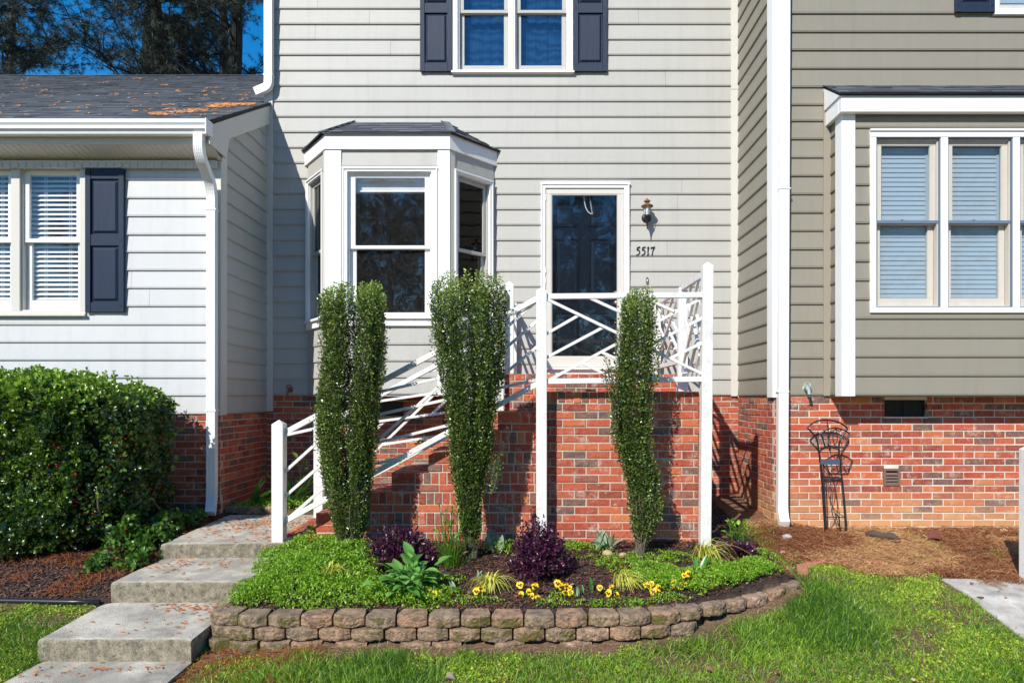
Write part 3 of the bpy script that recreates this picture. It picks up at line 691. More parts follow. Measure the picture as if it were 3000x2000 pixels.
h = MB(); h.tube([(1.028, 7.975, 1.20), (1.028, 7.945, 1.19), (1.03, 7.935, 1.14), (1.03, 7.94, 1.08), (1.03, 7.97, 1.065)], .011, 8); h.box(1.015, 1.042, 7.972, 7.984, 1.03, 1.23)
h.build('handle', M['alu'], sdo, smooth=False)
for zz in (.62, 1.34, 1.46, 2.3): h = MB(); h.box(.140, .160, 7.972, 7.985, zz, zz+.07); h.build('hinge', M['alu'], sdo)
d = MB(MM); y0 = .085; d.box(.152, 1.060, y0, y0+.045, .36, 2.438)
for (a, b, c, e) in ((.265,.545,2.02,2.30),(.665,.945,2.02,2.30),(.265,.545,1.155,1.88),(.665,.945,1.155,1.88),(.265,.545,.52,1.02),(.665,.945,.52,1.02)):
    d.rect(a, b, c, e, .016, y0-.016, y0); i = .035
    d.add([(a+.018,y0,c+.018),(b-.018,y0,c+.018),(b-.018,y0,e-.018),(a+.018,y0,e-.018),(a+i+.02,y0-.014,c+i+.02),(b-i-.02,y0-.014,c+i+.02),(b-i-.02,y0-.014,e-i-.02),(a+i+.02,y0-.014,e-i-.02)],
          [(4,5,6,7),(0,1,5,4),(1,2,6,5),(2,3,7,6),(3,0,4,7)])
ed = d.build('door', M['door_dark'], TH, bevel=.003)
for zz, r in ((1.12, .030), (1.235, .026)):
    k = MB(); k.M = Matrix.Translation((.975, 8.07, zz)) @ Matrix.Rotation(R(90), 4, 'X'); k.lathe((0,0,0), [(.032, 0), (.032, .008), (.012, .012), (.012, .03), (r, .045), (r*.9, .06), (.004, .068)], 14); k.build('handle', M['brass'], ed, smooth=True)
d = MB(MM); d.rect(.100, 1.112, .30, 2.46, .055, .02, .135); d.build('frame', M['trim_cream'], ed)
# wreath hook and loose chain at the top of the door glass
cp = []
hx, hy = X_(1711, 8.06), 8.055
pp = [(1711,560),(1711,578),(1712,592),(1716,608),(1722,620),(1730,626),(1736,627)]
k = MB(); k.tube([at(a, b, hy) for a, b in pp], .006, 6); k.build('wreath_hook', M['alu'], ed)
k = MB()
for t in range(14):
    a = at(1727 + t*.6, 577 + t*3.6, hy); r = .006
    k.tube([a + Vector((r*math.cos(q)*(1 if t % 2 else .3), -.004, r*1.5*math.sin(q))) for q in [i*math.pi/4 for i in range(9)]], .0016, 4, caps=False)
k.build('chain', M['alu'], ed)

# wall lantern
LX, LZ = X_(1896, 7.88), 2.02
WL = MB(); Wc = Vector((X_(1893, 8.0), 7.985, Z_(640, 8.0)))
WL.M = Matrix.Translation(Wc) @ Matrix.Rotation(R(90), 4, 'X'); WL.lathe((0,0,0), [(.056, -.01), (.056, .006), (.046, .016), (.03, .022), (.002, .024)], 20)
lamp = WL.build('wall_lamp', M['black'], TH, smooth=False)
ly = 7.87; s = F/ly; zz = lambda py: (CY-py)/s; lx = (1896-CX)/s
b = MB(); b.tube([Wc + Vector((0, -.02, 0)), (lx, 7.93, zz(648)), (lx, ly, zz(646))], .012, 8); b.lathe((lx, ly, 0), [(.004, zz(671)), (.008, zz(668)), (.006, zz(664)), (.014, zz(652)), (.020, zz(643)), (.026, zz(639)), (.034, zz(636)), (.036, zz(632)), (.030, zz(630))], 12)
for q in range(4):
    a = R(45+90*q); p0 = Vector((lx+.034*math.cos(a), ly+.034*math.sin(a), zz(631))); p1 = Vector((lx+.053*math.cos(a), ly+.053*math.sin(a), zz(605))); b.tube([p0, p1], .0035, 5)
b.build('bracket', M['black'], lamp)
b = MB(); b.lathe((lx, ly, 0), [(.027, zz(631)), (.045, zz(606))], 4); b.M = Matrix(); b.build('lantern_glass', M['frost'], lamp)
b = MB(); b.lathe((lx, ly, 0), [(.066, zz(606)), (.070, zz(603.5)), (.052, zz(600)), (.034, zz(597.5)), (.020, zz(595)), (.020, zz(592)), (.038, zz(591)), (.034, zz(587.5)), (.014, zz(584)), (.006, zz(583)), (.004, zz(580))], 16)
b.build('lamp_cap', M['rust'], lamp, smooth=False)
# house number 5517
def stroke(mb, pts, w, Y=7.981):
    for i, ((x0, y0), (x1, y1)) in enumerate(zip(pts, pts[1:])):
        mb.bar(at(x0, y0, Y - .0002*i), at(x1, y1, Y - .0002*i), w, .007, up=(0,1,0))
for n_, x_ in enumerate((0, 15.6, 30.4, 42)):
    mb = MB(); ox, oy = 1863.5 + x_, 721.5
    if n_ < 2:
        stroke(mb, [(ox+11.5, oy+1.0), (ox+8, oy+3.2), (ox+3.5, oy+3.5)], .011); stroke(mb, [(ox+3.8, oy+3), (ox+2.4, oy+11)], .009)
        stroke(mb, [(ox+2.4, oy+11), (ox+6.5, oy+10), (ox+9.8, oy+13), (ox+10.4, oy+18), (ox+8, oy+23), (ox+4, oy+25.5), (ox+1, oy+25)], .012)
    elif n_ == 2:
        stroke(mb, [(ox+2.2, oy+5.5), (ox+6, oy+1)], .009); stroke(mb, [(ox+6, oy+1), (ox+4.2, oy+14), (ox+4.6, oy+23)], .012); stroke(mb, [(ox+1.5, oy+26), (ox+8, oy+24)], .009)
    else:
        stroke(mb, [(ox+1, oy+6.5), (ox+3.5, oy+3.2), (ox+8, oy+3.8), (ox+12.6, oy+1)], .011); stroke(mb, [(ox+12.2, oy+1), (ox+7, oy+13), (ox+5.2, oy+24)], .010); stroke(mb, [(ox+3.0, oy+25.5), (ox+7.5, oy+25)], .010)
    mb.build('house_number', M['black'], TH)
# door bell
b = MB(); bc = at(1896, 822, 7.978); b.prism([bc+Vector(v) for v in ((0,0,.045),(.014,0,.030),(.014,0,-.030),(0,0,-.045),(-.014,0,-.030),(-.014,0,.030))], (0,-.010,0)); bo = b.build('doorbell', M['plastic_brown'], TH, bevel=.002)
b = MB(); b.M = Matrix.Translation(bc+Vector((0,-.010,0))) @ Matrix.Rotation(R(90), 4, 'X'); b.lathe((0,0,0), [(.009,0),(.009,.004),(.006,.007),(.001,.008)], 12); b.build('button', M['alu'], bo)
# downspout at the left corner of the upper wall
path = [Vector((-3.035, 7.925, TOP-.05)), Vector((-3.035, 7.925, 3.69))] + [Vector((-3.035-.075*(1-math.cos(a)), 7.925, 3.64-.075*math.sin(a))) for a in [R(15*k) for k in range(1, 6)]] + [Vector((-3.19, 7.925, 3.525))]
def downspout_x(name, mat, parent, pts, w, d):
    n = 5; prof = []
    for k in range(n):
        a0 = -w/2 + w*k/n; a1 = a0 + w/n; prof += [(-d/2, a0+.002), (-d/2-.003, a0+.004), (-d/2-.003, a1-.004), (-d/2, a1-.002)]
    for k in range(n):
        a0 = w/2 - w*k/n; a1 = a0 - w/n; prof += [(d/2, a0-.002), (d/2, a1+.002)]
    s_ = MB(); s_.sweep(pts, prof, (0,1,0)); return s_.build(name, mat, parent)
dsm = downspout_x('downspout', M['alu'], TH, path, .098, .066)
mb = MB(); mb.box(-3.088, -2.982, 7.886, 7.962, 3.71, 3.725); mb.build('strap', M['alu'], dsm)
def spigot(c, parent, mat, scale=1):
    b = MB(); c = Vector(c); b.tube([c, c+Vector((0,-.07,0)), c+Vector((0,-.10,-.02)), c+Vector((0,-.11,-.06))], [.013*scale,.016*scale,.014*scale,.012*scale], 10)
    b.tube([c+Vector((0,-.06,0)), c+Vector((0,-.06,.035))], .006, 6)
    b.tube([c+Vector((.03*math.cos(q), -.06+.01*math.sin(q), .035+.024*math.sin(q))) for q in [i*math.pi/5 for i in range(11)]], .006, 6, caps=False)
    b.tube([c+Vector((-.03,-.06,.035)), c+Vector((.03,-.06,.035))], .004, 5)
    b.M = Matrix.Translation(c) @ Matrix.Rotation(R(90), 4, 'X'); b.lathe((0,0,0), [(.028,0),(.028,.006),(.014,.012)], 12)
    return b.build('spigot', mat, parent)
spigot(at(852, 1142, 7.985), TH, M['rust'], .9)

# ===== right house
RH = empty('townhouse', (3.8, 7.5, -1.3), 'tan sided townhouse with white corner boards and box bay window over red brick', 'townhouse')
lines_r = [zF(p) for p in (1157,1104,1050,998,945,892,839,785,732,678,625,571,517.5,464,410,357,310,258,204,150,97,43,-10,-63,-116,-170,-223,-276,-330,-384,-437,-490,-520)]
lines_s = [zF(1157) + .1803*k for k in range(32)]
box_h = (2.945, 6.4, -.5, 2.95); uw = (4.59, 5.9, 3.83, 5.25)
mb = MB(FM); siding(mb, 2.48, 6.4, lines_r, [(2.87, 6.4, -.5, 3.02), uw], joints=False); sheet(mb, XR+.002, 6.4, .035, TOP, [box_h, uw]); mb.build('wall', M['siding_tan'], RH, recalc=False)
S2 = plane_mat((XR, 0, 0), (0, -1, 0))
mb = MB(S2); siding(mb, -7.995, -6.955, lines_s, joints=False); sheet(mb, -8.0, -6.82, .02, TOP, []); mb.build('side_wall', M['siding_tan'], RH, recalc=False)
brickwall(FM, XR, 6.4, -1.62, .017, holes=[(3.48, 3.90, -.176, -.01), (3.473, 3.620, -.845, -.693)], parent=RH, name='foundation', mat='brick_stain', mortar='mortar_pale', phase=.06)
brickwall(S2, -8.0, -6.815, -1.5, .017, parent=RH, name='side_foundation', phase=.03, mat='brick_stain')
mb = MB(); mb.box(XR-.022, XR+.095, 6.774, 6.80, .012, TOP); mb.box(XR-.024, XR+.0, 6.80, 6.953, .012, TOP); mb.build('corner_board', M['trim_white'], RH, bevel=.003)
mb = MB(); mb.box(2.868, 2.945, 6.772, 6.80, .03, 3.02); mb.build('corner_board', M['trim_tan'], RH, bevel=.002)
mb = MB(); mb.prism([(XR-.3, 6.35, TOP+.02), (XR-.3, 11, TOP+2.4), (XR-.3, 15.4, TOP+.02), (XR-.3, 15.4, TOP-.1), (XR-.3, 6.35, TOP-.1)], (4.5, 0, 0)); mb.build('roof', M['shingle'], RH)
# box bay
XB, YB = 2.946, 6.52; BX = front(YB)
lb = [.034 + .1803*k for k in range(15)] + [2.70]
ops = [(3.243, 3.853, .862, 2.466), (3.919, 4.534, .862, 2.466), (4.597, 5.21, .862, 2.466)]
hb = (3.243, 5.21, .862, 2.466)
mb = MB(BX); siding(mb, 3.045, 6.4, lb, [hb], joints=False); sheet(mb, XB+.002, 6.4, .036, 2.80, [hb])
S3 = plane_mat((XB, 0, 0), (0, -1, 0)); m2 = MB(S3); siding(m2, -6.775, -6.645, lines_s[:15]+[2.72], joints=False); sheet(m2, -6.8, -6.54, .03, 2.80, [])
mb.v, off = mb.v + m2.v, len(mb.v); mb.f += [tuple(i+off for i in f) for f in m2.f]
box = mb.build('box_bay', M['siding_tan'], RH, recalc=False)
mb = MB(); mb.box(XB+.01, 6.4, 6.545, 6.79, .026, .038); mb.build('underside', M['trim_tan'], box)
mb = MB(); mb.box(XB-.026, XB+.102, 6.494, 6.52, .024, 2.69); mb.box(XB-.024, XB, 6.52, 6.645, .024, 2.69); mb.build('corner_board', M['trim_white'], box, bevel=.003)
mb = MB(); mb.box(2.885, 6.4, 6.43, 6.49, 2.68, 2.835); mb.box(2.885, 2.93, 6.49, 6.80, 2.68, 2.835); mb.build('fascia', M['trim_white'], box, bevel=.003)
A, B, C, D = Vector((2.868, 6.405, 2.845)), Vector((6.4, 6.405, 2.845)), Vector((6.4, 6.79, 3.085)), Vector((2.868, 6.79, 3.085))
mb = MB(); mb.add([A, B, C, D, A-Vector((0,0,.014)), B-Vector((0,0,.014)), D-Vector((0,0,.014))], [(0,1,2,3),(4,5,1,0),(0,3,6,4)]); dk = mb.build('roof', M['black'], box, recalc=False)
facet(A, B, C, D, 4, dk)
mb = MB(); mb.prism([(2.872, 6.44, 2.833), (2.872, 6.79, 3.06), (2.872, 6.79, 2.833)], (.02, 0, 0)); mb.build('end_board', M['trim_white'], dk)
w = MB(BX)
w.box(3.188, 6.0, -.036, .006, 2.466, 2.537); w.box(3.188, 6.0, -.034, .006, .812, .862); w.box(3.188, 3.243, -.032, .006, .862, 2.466); w.box(3.180, 6.0, -.05, -.036, 2.520, 2.54)
w.box(3.853, 3.919, -.032, .02, .862, 2.466); w.box(4.534, 4.597, -.032, .02, .862, 2.466); w.box(5.21, 5.3, -.032, .02, .862, 2.466)
wf = w.build('casing', M['trim_white'], box, bevel=.002)
for o_ in ops:
    q = MB(BX); q.rect(o_[0], o_[1], o_[2], o_[3], .010, -.022, .0); q.build('weatherstrip', M['strip_blue'], box)
    dhung(box, BX, o_[0]+.008, o_[1]-.008, o_[2]+.008, o_[3]-.008, meet=1.673, st=.052, sash='sash_wood', glass='glass_side', jamb='sash_wood', blind=('shut', 0), lower_rail=.075, y=.0)
    q = MB(BX); q.box(o_[0]+.01, o_[1]-.01, -.004, .020, 1.66, 1.688); q.build('check_rail', M['strip_blue'], box)
    q = MB(BX); cx = (o_[0]+o_[1])/2-.03; q.lathe((cx, .03, 1.69), [(.018, 0), (.018, .006), (.008, .012), (.002, .014)], 8); q.build('sash_lock', M['black'], box)
# upstairs window corner and shutter
w = MB(FM); w.box(4.542, 6.0, -.034, .006, 3.778, 3.832); w.box(4.542, 4.592, -.030, .006, 3.832, 5.25); w.box(4.542, 6.0, -.034, .006, 5.25, 5.31)
wf = w.build('upper_window', M['trim_white'], RH, bevel=.002)
dhung(wf, FM, 4.592, 5.24, 3.832, 5.25, meet=4.53, st=.05, sash='sash_wood', glass='glass_side', blind=('shut', 0))
shutter(RH, FM, 4.155, 4.54, 3.795, 5.28, midz=4.53)
# downspout
path = [Vector((2.470, 6.728, TOP-.05)), Vector((2.440, 6.728, -1.02))] + arc((2.440, 6.728, -1.04), (2.437, 6.72, -1.13), (2.41, 6.58, -1.20), 5)
dsr = downspout('downspout', M['alu'], RH, path, w=.100, d=.066)
for x_, z_ in ((2.403, zF(563)), (2.388, zF(1149))): mb = MB(); mb.box(x_, x_+.108, 6.687, 6.768, z_, z_+.012); mb.build('strap', M['alu'], dsr)
spigot(at(2358, 1138, 6.79), RH, M['pot_metal'], 1.3)
# crawl-space vent: black mesh grille
v = MB(FM); v.box(3.48, 3.90, .05, .058, -.178, -.004); vo = v.build('vent', M['black'], RH)
v = MB(FM); x = 3.485
while x < 3.90: v.bar((x, .03, -.175), (x+.03, .03, -.01), .003, .003, up=(0,1,0)); v.bar((x+.03, .033, -.175), (x, .033, -.01), .003, .003, up=(0,1,0)); x += .03
v.box(3.685, 3.693, .02, .03, -.176, -.01); v.build('grille', M['iron'], vo)
v = MB(FM); v.box(3.475, 3.905, -.004, .05, -.190, -.178); v.build('sill', M['mortar_pale'], vo)
v = MB(FM); v.rect(3.465, 3.628, -.853, -.687, .022, -.014, .02); 
for k_ in range(4):
    z_ = -.728 - k_*.030
    v.add([(3.487,-.012,z_-.022),(3.606,-.012,z_-.022),(3.606,.012,z_+.002),(3.487,.012,z_+.002),(3.487,-.009,z_-.026),(3.606,-.009,z_-.026),(3.606,.015,z_-.002),(3.487,.015,z_-.002)],[(0,1,2,3),(7,6,5,4),(0,4,5,1),(1,5,6,2),(2,6,7,3),(3,7,4,0)])
vo = v.build('louvre_vent', M['plastic_brown'], RH)
v = MB(FM); v.box(3.48, 3.61, .03, .035, -.84, -.70); v.build('backing', M['black'], vo)
# ---------------------------------------------------------------- brick porch and steps
YP, YR = 5.86, 6.65
PO = empty('brick_porch', (.4, 6.6, -1.25), 'red brick porch with a flight of brick steps going down to the left', 'porch')
PF = front(YP); tops = [.06, -.113, -.285, -.457, -.629, -.801, -.973]
XS = [.05, -.294, -.60, -.887, -1.20, -1.51, -1.845]
GZ = -1.30
# front face of the platform (rowlock on top, stretchers below), front face of the stair (alternating)
mb = MB(PF); z = .06
z -= course(mb, .085, 1.417, z, 'R'); i = 0
while z > GZ: z -= course(mb, .085, 1.417, z, 'S', shift=(i % 2)*.1017+.03); i += 1
for k in range(1, 7):   # band k lies between tops[k] and tops[k+1]
    zt = tops[k]; x0 = XS[k]
    one_brick(mb, x0, x0+.195, zt-BT, zt)
    course(mb, x0+.205, .075, zt, 'R'); course(mb, x0, .075, zt-BT-.0105, 'S', shift=(k % 2)*.08)
    
z = -1.145; course(mb, -1.845, .075, z, 'R'); z -= .1025; course(mb, -1.845, .075, z, 'S')
wall = mb.build('wall', M['brick_porch'], PO, recalc=False)
mb = MB()
mb.box(.06, 1.412, YP+.0055, YM, GZ-.1, .052); mb.box(-.262, 1.380, YR+.0055, YM, GZ, .232)
for k in range(1, 7): mb.box(XS[k]+.0055, .060, YP+.0055, YR+.3, (tops[k+1]-.008 if k < 6 else GZ-.1), tops[k]-.008)
mb.build('mortar', M['mortar'], wall)
# left end
# rear riser of the landing and its stretchers
mb = MB(front(YR)); z = .24; k = 0
z -= course(mb, -.27, 1.386, z, 'H')
z = .24 - .0675
while z > -.30: z -= course(mb, -.27, 1.386, z, 'S', shift=(k % 2)*.1+.02); k += 1
mb.build('landing_wall', M['brick_porch'], PO, recalc=False)
# left face of each riser and the porch's right side
mb = MB()
for k in range(0, 7):
    Mx = plane_mat((XS[k], 0, 0), (0, -1, 0)); mb.M = Mx
    course(mb, -(YR), -(YP+.035), tops[k], 'R'); course(mb, -(YR), -(YP+.035), tops[k]-BT-.0105, 'S')
mb.M = plane_mat((-.27, 0, 0), (0, -1, 0)); z = .24; i = 0
while z > -1.2: z -= course(mb, -8.0, -(YR+.035), z, 'S', shift=(i % 2)*.1); i += 1
mb.M = plane_mat((1.417, 0, 0), (0, 1, 0)); z = .06; z -= course(mb, YP+.035, YM, z, 'R')
while z > GZ: z -= course(mb, YP+.035, YM, z, 'S', shift=(i % 2)*.1); i += 1
mb.build('riser', M['brick_porch'], PO, recalc=False)
# treads: bricks on edge
def flat_bricks(x0, x1, y0, y1, z, lw=.193, ww=.057, over=.012):
    """bricks laid on edge, seen from above; long side along x"""
    Mx = Matrix(((1,0,0,0),(0,0,-1,0),(0,1,0,0),(0,0,0,1)))  # unused placeholder for clarity
    m = MB(); r = 0; y = y0
    while y < y1 - .02:
        x = x0 - (r % 2)*.07; b2 = min(y+ww, y1)
        while x < x1:
            a, b = max(x, x0), min(x+lw, x1)
            if b - a > .015:
                j = random.uniform(-.003, .003); c = .004
                m.add([(a,y,z-.05),(b,y,z-.05),(b,b2,z-.05),(a,b2,z-.05),(a,y,z-c+j),(b,y,z-c+j),(b,b2,z-c+j),(a,b2,z-c+j),(a+c,y+c,z+j),(b-c,y+c,z+j),(b-c,b2-c,z+j),(a+c,b2-c,z+j)],
                      [(0,1,5,4),(1,2,6,5),(2,3,7,6),(3,0,4,7),(4,5,9,8),(5,6,10,9),(6,7,11,10),(7,4,8,11),(8,9,10,11)])
            x += lw + .009
        y += ww + .009; r += 1
    return m
mb = MB()
def join(a, b): off = len(a.v); a.v += b.v; a.f += [tuple(i+off for i in f) for f in b.f]
for k in range(1, 7): flat_bricks(XS[k]+.002, XS[k-1]-.004 + (.0 if k > 1 else .0), YP+.036, YR-.004, tops[k]+.001).build('tread', M['brick_porch'], PO, recalc=False)
flat_bricks(.087, 1.415, YP+.036, YR-.004, .061).build('tread', M['brick_porch'], PO, recalc=False); flat_bricks(-.268, 1.384, YR+.036, YM-.03, .241).build('landing', M['brick_porch'], PO, recalc=False)
# brick paving strip at the foot of the steps
fb = flat_bricks(-2.13, -1.86, 5.86, 6.66, -1.152, lw=.057, ww=.193); fb.build('landing_strip', M['brick_porch'], PO, recalc=False)

# ---------------------------------------------------------------- white wooden railing
RL = empty('porch_railing', (.03, 5.75, -1.2), 'white wooden lattice railing around the porch and down the brick steps', 'railing')
PW = .088
def post(x, y, z0, z1, lean=0.0, tip=True, w=PW):
    m = MB(); h = .038 if tip else 0; t = lean
    b = [(-w/2,-w/2),(w/2,-w/2),(w/2,w/2),(-w/2,w/2)]
    vs = [(x+a, y+c, z0) for a, c in b] + [(x+a+t, y+c, z1-h) for a, c in b]; fs = [(0,3,2,1),(0,1,5,4),(1,2,6,5),(2,3,7,6),(3,0,4,7)]
    if tip: vs.append((x+t, y, z1)); fs += [(4,5,8),(5,6,8),(6,7,8),(7,4,8)]
    else: fs.append((4,5,6,7))
    m.add(vs, fs); return m.build('post', M['rail_white'], RL, bevel=.003)
yp = 5.744
post(X_(1586.5, 5.70)-.000, yp, -1.34, Z_(838, 5.70))                    # front left
post(X_(2068, 5.70), yp, -1.30, Z_(763, 5.70), lean=.022)                 # front right
post(X_(811, 5.66), yp-.03, -1.25, Z_(1229, 5.66), w=.095)                # newel at the foot
XM = 1.428
post(XM, 6.56, .07, 1.03, tip=False); post(XM-.0, 7.93, .245, 1.12, tip=False)
post(-.225, 6.705, .245, Z_(821, 6.66)); post(-.318, 6.60, -.115, Z_(822, 6.56)); post(-.225, 7.93, .245, 1.10, tip=False)
post(X_(932, 6.66), 6.70, -1.2, -.13)
PAT = [((0,.03),(1,.95)), ((0,1),(1,.02)), ((.25,0),(.66,.36)), ((.59,0),(.81,.19)), ((0,.44),(.21,.22)), ((0,.72),(.36,.37)),
       ((1,.26),(.635,.61)), ((1,.56),(.78,.75)), ((.345,.66),(.74,1)), ((.23,.79),(.46,1))]
def panel(TL, TR, BL_, BR, nrm, rail_h=.045, rail_w=.075, bar=.024, cap=True, flip=False, th=.024):
    TL, TR, BL_, BR = map(Vector, (TL, TR, BL_, BR)); n = Vector(nrm).normalized()
    def P(u, v):
        if flip: u = 1-u
        return TL.lerp(TR, u).lerp(BL_.lerp(BR, u), v)
    m = MB(); m.bar(TL, TR, rail_w*.55, rail_h, up=(TL-BL_)); m.build('top_rail', M['rail_white'], RL, bevel=.003)
    m = MB(); m.bar(BL_, BR, rail_w*.55, rail_h, up=(TL-BL_)); m.build('bottom_rail', M['rail_white'], RL, bevel=.003)
    m = MB()
    for i, (a, b) in enumerate(PAT):
        A, B = P(*a), P(*b); o = n*(.0 if i in (0,) else -.0)
        k = .5 if i < 2 else .5
        off = n*((-.013 if i == 0 else .013 if i in (1,) else (.002 if i % 2 else -.002)))
        m.bar(A+off, B+off, th, bar, up=n.cross(B-A))
    m.build('lattice', M['rail_white'], RL, bevel=.0015)
xl, xr = .075, 1.465
panel((xl+.04, yp, Z_(867.5, 5.72)), (xr-.03, yp, Z_(863, 5.72)), (xl+.04, yp, Z_(1117, 5.72)), (xr-.035, yp, Z_(1110, 5.72)), (0,1,0))
nx = X_(811, 5.66)
panel((nx+.045, yp-.01, Z_(1267, 5.70)), (xl-.035, yp-.005, Z_(874, 5.72)), (nx+.045, yp-.01, Z_(1527, 5.70)), (xl-.035, yp-.005, Z_(1124, 5.72)), (0,1,0))
zt0, zb0 = Z_(1267, 5.70), Z_(1527, 5.70); sl = (Z_(874,5.72)-zt0)/(xl-nx-.08)
xa, xb = X_(932, 6.66)+.04, -.318-.04
panel((xa, 6.68, zt0+sl*(xa-nx-.04)), (xb, 6.62, zt0+sl*(xb-nx-.04)), (xa, 6.68, zb0+sl*(xa-nx-.04)), (xb, 6.62, zb0+sl*(xb-nx-.04)), (0,1,0))
panel((XM+.02, 5.785, 1.045), (XM, 6.52, 1.05), (XM+.02, 5.785, .20), (XM, 6.52, .22), (1,0,0))
panel((XM, 6.60, 1.05), (XM, 7.90, 1.085), (XM, 6.60, .36), (XM, 7.90, .36), (1,0,0))
panel((-.225, 6.75, 1.05), (-.225, 7.89, 1.07), (-.225, 6.75, .36), (-.225, 7.89, .36), (1,0,0))

# ---------------------------------------------------------------- concrete path with steps, left of the garden bed
def slab(x0, x1, yf, yb, zf, zb, thick, skew=0.0, name='path', mat='concrete'):
    """cast slab with a rounded nose and slightly uneven edges"""
    prof = []
    for a in range(5):
        t = R(90*a/4); prof.append((yf + .022*(1-math.sin(t)), -.022*(1-math.cos(t))))
    prof = [(yf+.008, -thick)] + [(yf+.002, -.10)] + prof[::-1]
    n = 26; vs = []; cols = []
    for i in range(n+1):
        x = x0 + (x1-x0)*i/n; e = .022*(max(0, 1-min(i, n-i)/1.0))
        jit = .004*math.sin(i*1.7+x0*3)+.003*math.sin(i*3.9)
        ring = [(x, y + jit + skew*i/n, zf + dz - (e*.5 if k > 1 else 0)) for k, (y, dz) in enumerate(prof)]
        ring += [(x, yf+.12+skew*i/n, zf+.001-e*.4), (x, yb-.01, zb-e*.4), (x, yb-.005, zb-thick)]
        cols.append(ring)
    m = len(cols[0]); vs = [p for r_ in cols for p in r_]
    fs = [(i*m+k, (i+1)*m+k, (i+1)*m+k+1, i*m+k+1) for i in range(n) for k in range(m-1)] + [tuple(range(m)), tuple(range(n*m+m-1, n*m-1, -1))]
    b = MB(); b.add(vs, fs); o = b.build(name, M[mat]); o['kind'] = 'structure'; return o
slab(-3.10, -2.14, 2.2, 4.36, -1.70, -1.644, .1)
slab(-3.10, -2.14, 4.31, 5.02, -1.50, -1.470, .30)
slab(-3.045, -2.02, 4.97, 5.65, -1.318, -1.300, .30)
slab(-3.03, -2.00, 5.60, 6.82, -1.178, -1.148, .28, skew=.06)
slab(3.17, 6.5, 2.2, 5.34, -1.545, -1.405, .06, mat='concrete_pale') if False else None

# far right: neighbour's white stair post and rail
NR = empty('stair_post', (3.74, 5.2, -1.35), 'white painted post with rail at the far right edge beside the pale slab', 'railing')
_rl = RL; RL = NR
post(3.795, 5.25, -1.42, -.345, w=.10)
m = MB(); m.bar((3.78, 5.25, -.45), (5.6, 5.25, .35), .04, .05); m.build('top_rail', M['rail_white'], NR); m = MB(); m.bar((3.78, 5.25, -1.2), (5.6, 5.25, -.4), .04, .05); m.build('bottom_rail', M['rail_white'], NR)
RL = _rl
# ---------------------------------------------------------------- ground
_lat = RNG.random((64, 64))
def vnoise(x, y, s, o=0.0):
    x = np.asarray(x)*s + 13.7 + o; y = np.asarray(y)*s + 5.3 + o*1.7
    xi = np.floor(x).astype(int); yi = np.floor(y).astype(int); fx = x-xi; fy = y-yi; fx = fx*fx*(3-2*fx); fy = fy*fy*(3-2*fy)
    g = lambda a, b: _lat[a % 64, b % 64]
    return (g(xi,yi)*(1-fx)+g(xi+1,yi)*fx)*(1-fy) + (g(xi,yi+1)*(1-fx)+g(xi+1,yi+1)*fx)*fy
def sm(a, b, x): t = np.clip((np.asarray(x)-a)/(b-a), 0, 1); return t*t*(3-2*t)
WP = [(-2.05, 5.0), (-2.10, 4.84), (-2.13, 4.66), (-2.06, 4.52), (-1.85, 4.475), (-1.0, 4.46), (0, 4.46), (.62, 4.48), (.95, 4.55), (1.25, 4.70), (1.50, 4.84), (1.78, 5.01), (2.02, 5.19)]
def wallY(x): return np.interp(x, [p[0] for p in WP[3:]], [p[1] for p in WP[3:]], left=4.5, right=9)
def gz(x, y, bumps=True):
    x = np.asarray(x, float); y = np.asarray(y, float)
    L_ = np.interp(y, [-200, 0, 3.9, 4.3, 4.7, 4.94, 4.98, 5.6, 6.8, 8, 12], [-3.5, -1.76, -1.705, -1.645, -1.53, -1.485, -1.435, -1.27, -1.14, -1.08, -1.0])
    G_ = np.interp(y, [-200, 0, 3.9, 4.5, 5.3, 6, 6.8, 8, 12], [-3.5, -1.76, -1.645, -1.578, -1.44, -1.35, -1.30, -1.2, -1.0])
    R_ = np.interp(y, [-200, 0, 3.9, 4.5, 5.0, 5.4, 6, 6.8, 8, 12], [-3.5, -1.76, -1.640, -1.540, -1.440, -1.395, -1.340, -1.305, -1.2, -1.0])
    R_ = R_ + .085*(1-sm(2.3, 2.9, x))*sm(6.1, 6.8, y)
    B_ = np.interp(y, [4.4, 4.6, 5.0, 5.6, 5.9, 6.6, 7.2, 8], [-1.44, -1.425, -1.345, -1.245, -1.21, -1.20, -1.13, -1.06]) + .11*sm(1.0, 1.6, x)*-sm(6.4, 7.6, y)
    z = L_*(1-sm(-2.3, -1.9, x)) + G_*sm(-2.3, -1.9, x)
    z = z - .05*(1-sm(-2.0, -1.3, x))*sm(-2.3, -2.1, x)*(y < 4.6)
    z = np.where(x > .8, G_*(1-sm(.8, 1.8, x)) + R_*sm(.8, 1.8, x), z)
    inside = (x > -2.09) & (x < 2.5) & (y > wallY(x) + .06)
    bl = 1 - sm(1.75, 2.15, x)
    zi = B_*bl + R_*(1-bl); zi = np.where((x < -2.0) & (y > 5.5), np.minimum(zi, L_), zi)
    z = np.where(inside, zi, z)
    # lower under the slabs
    z = np.where((x > -3.06) & (x < -2.12) & (y < 6.8) & (y > 0), z - .10*sm(-3.06, -2.98, x)*(1-sm(-2.2, -2.12, x)), z)
    if bumps: z = z + (vnoise(x, y, 6)-.5)*.016 + (vnoise(x, y, 17)-.5)*.010 + (vnoise(x, y, 45)-.5)*.006*(np.abs(y) < 12)
    return z
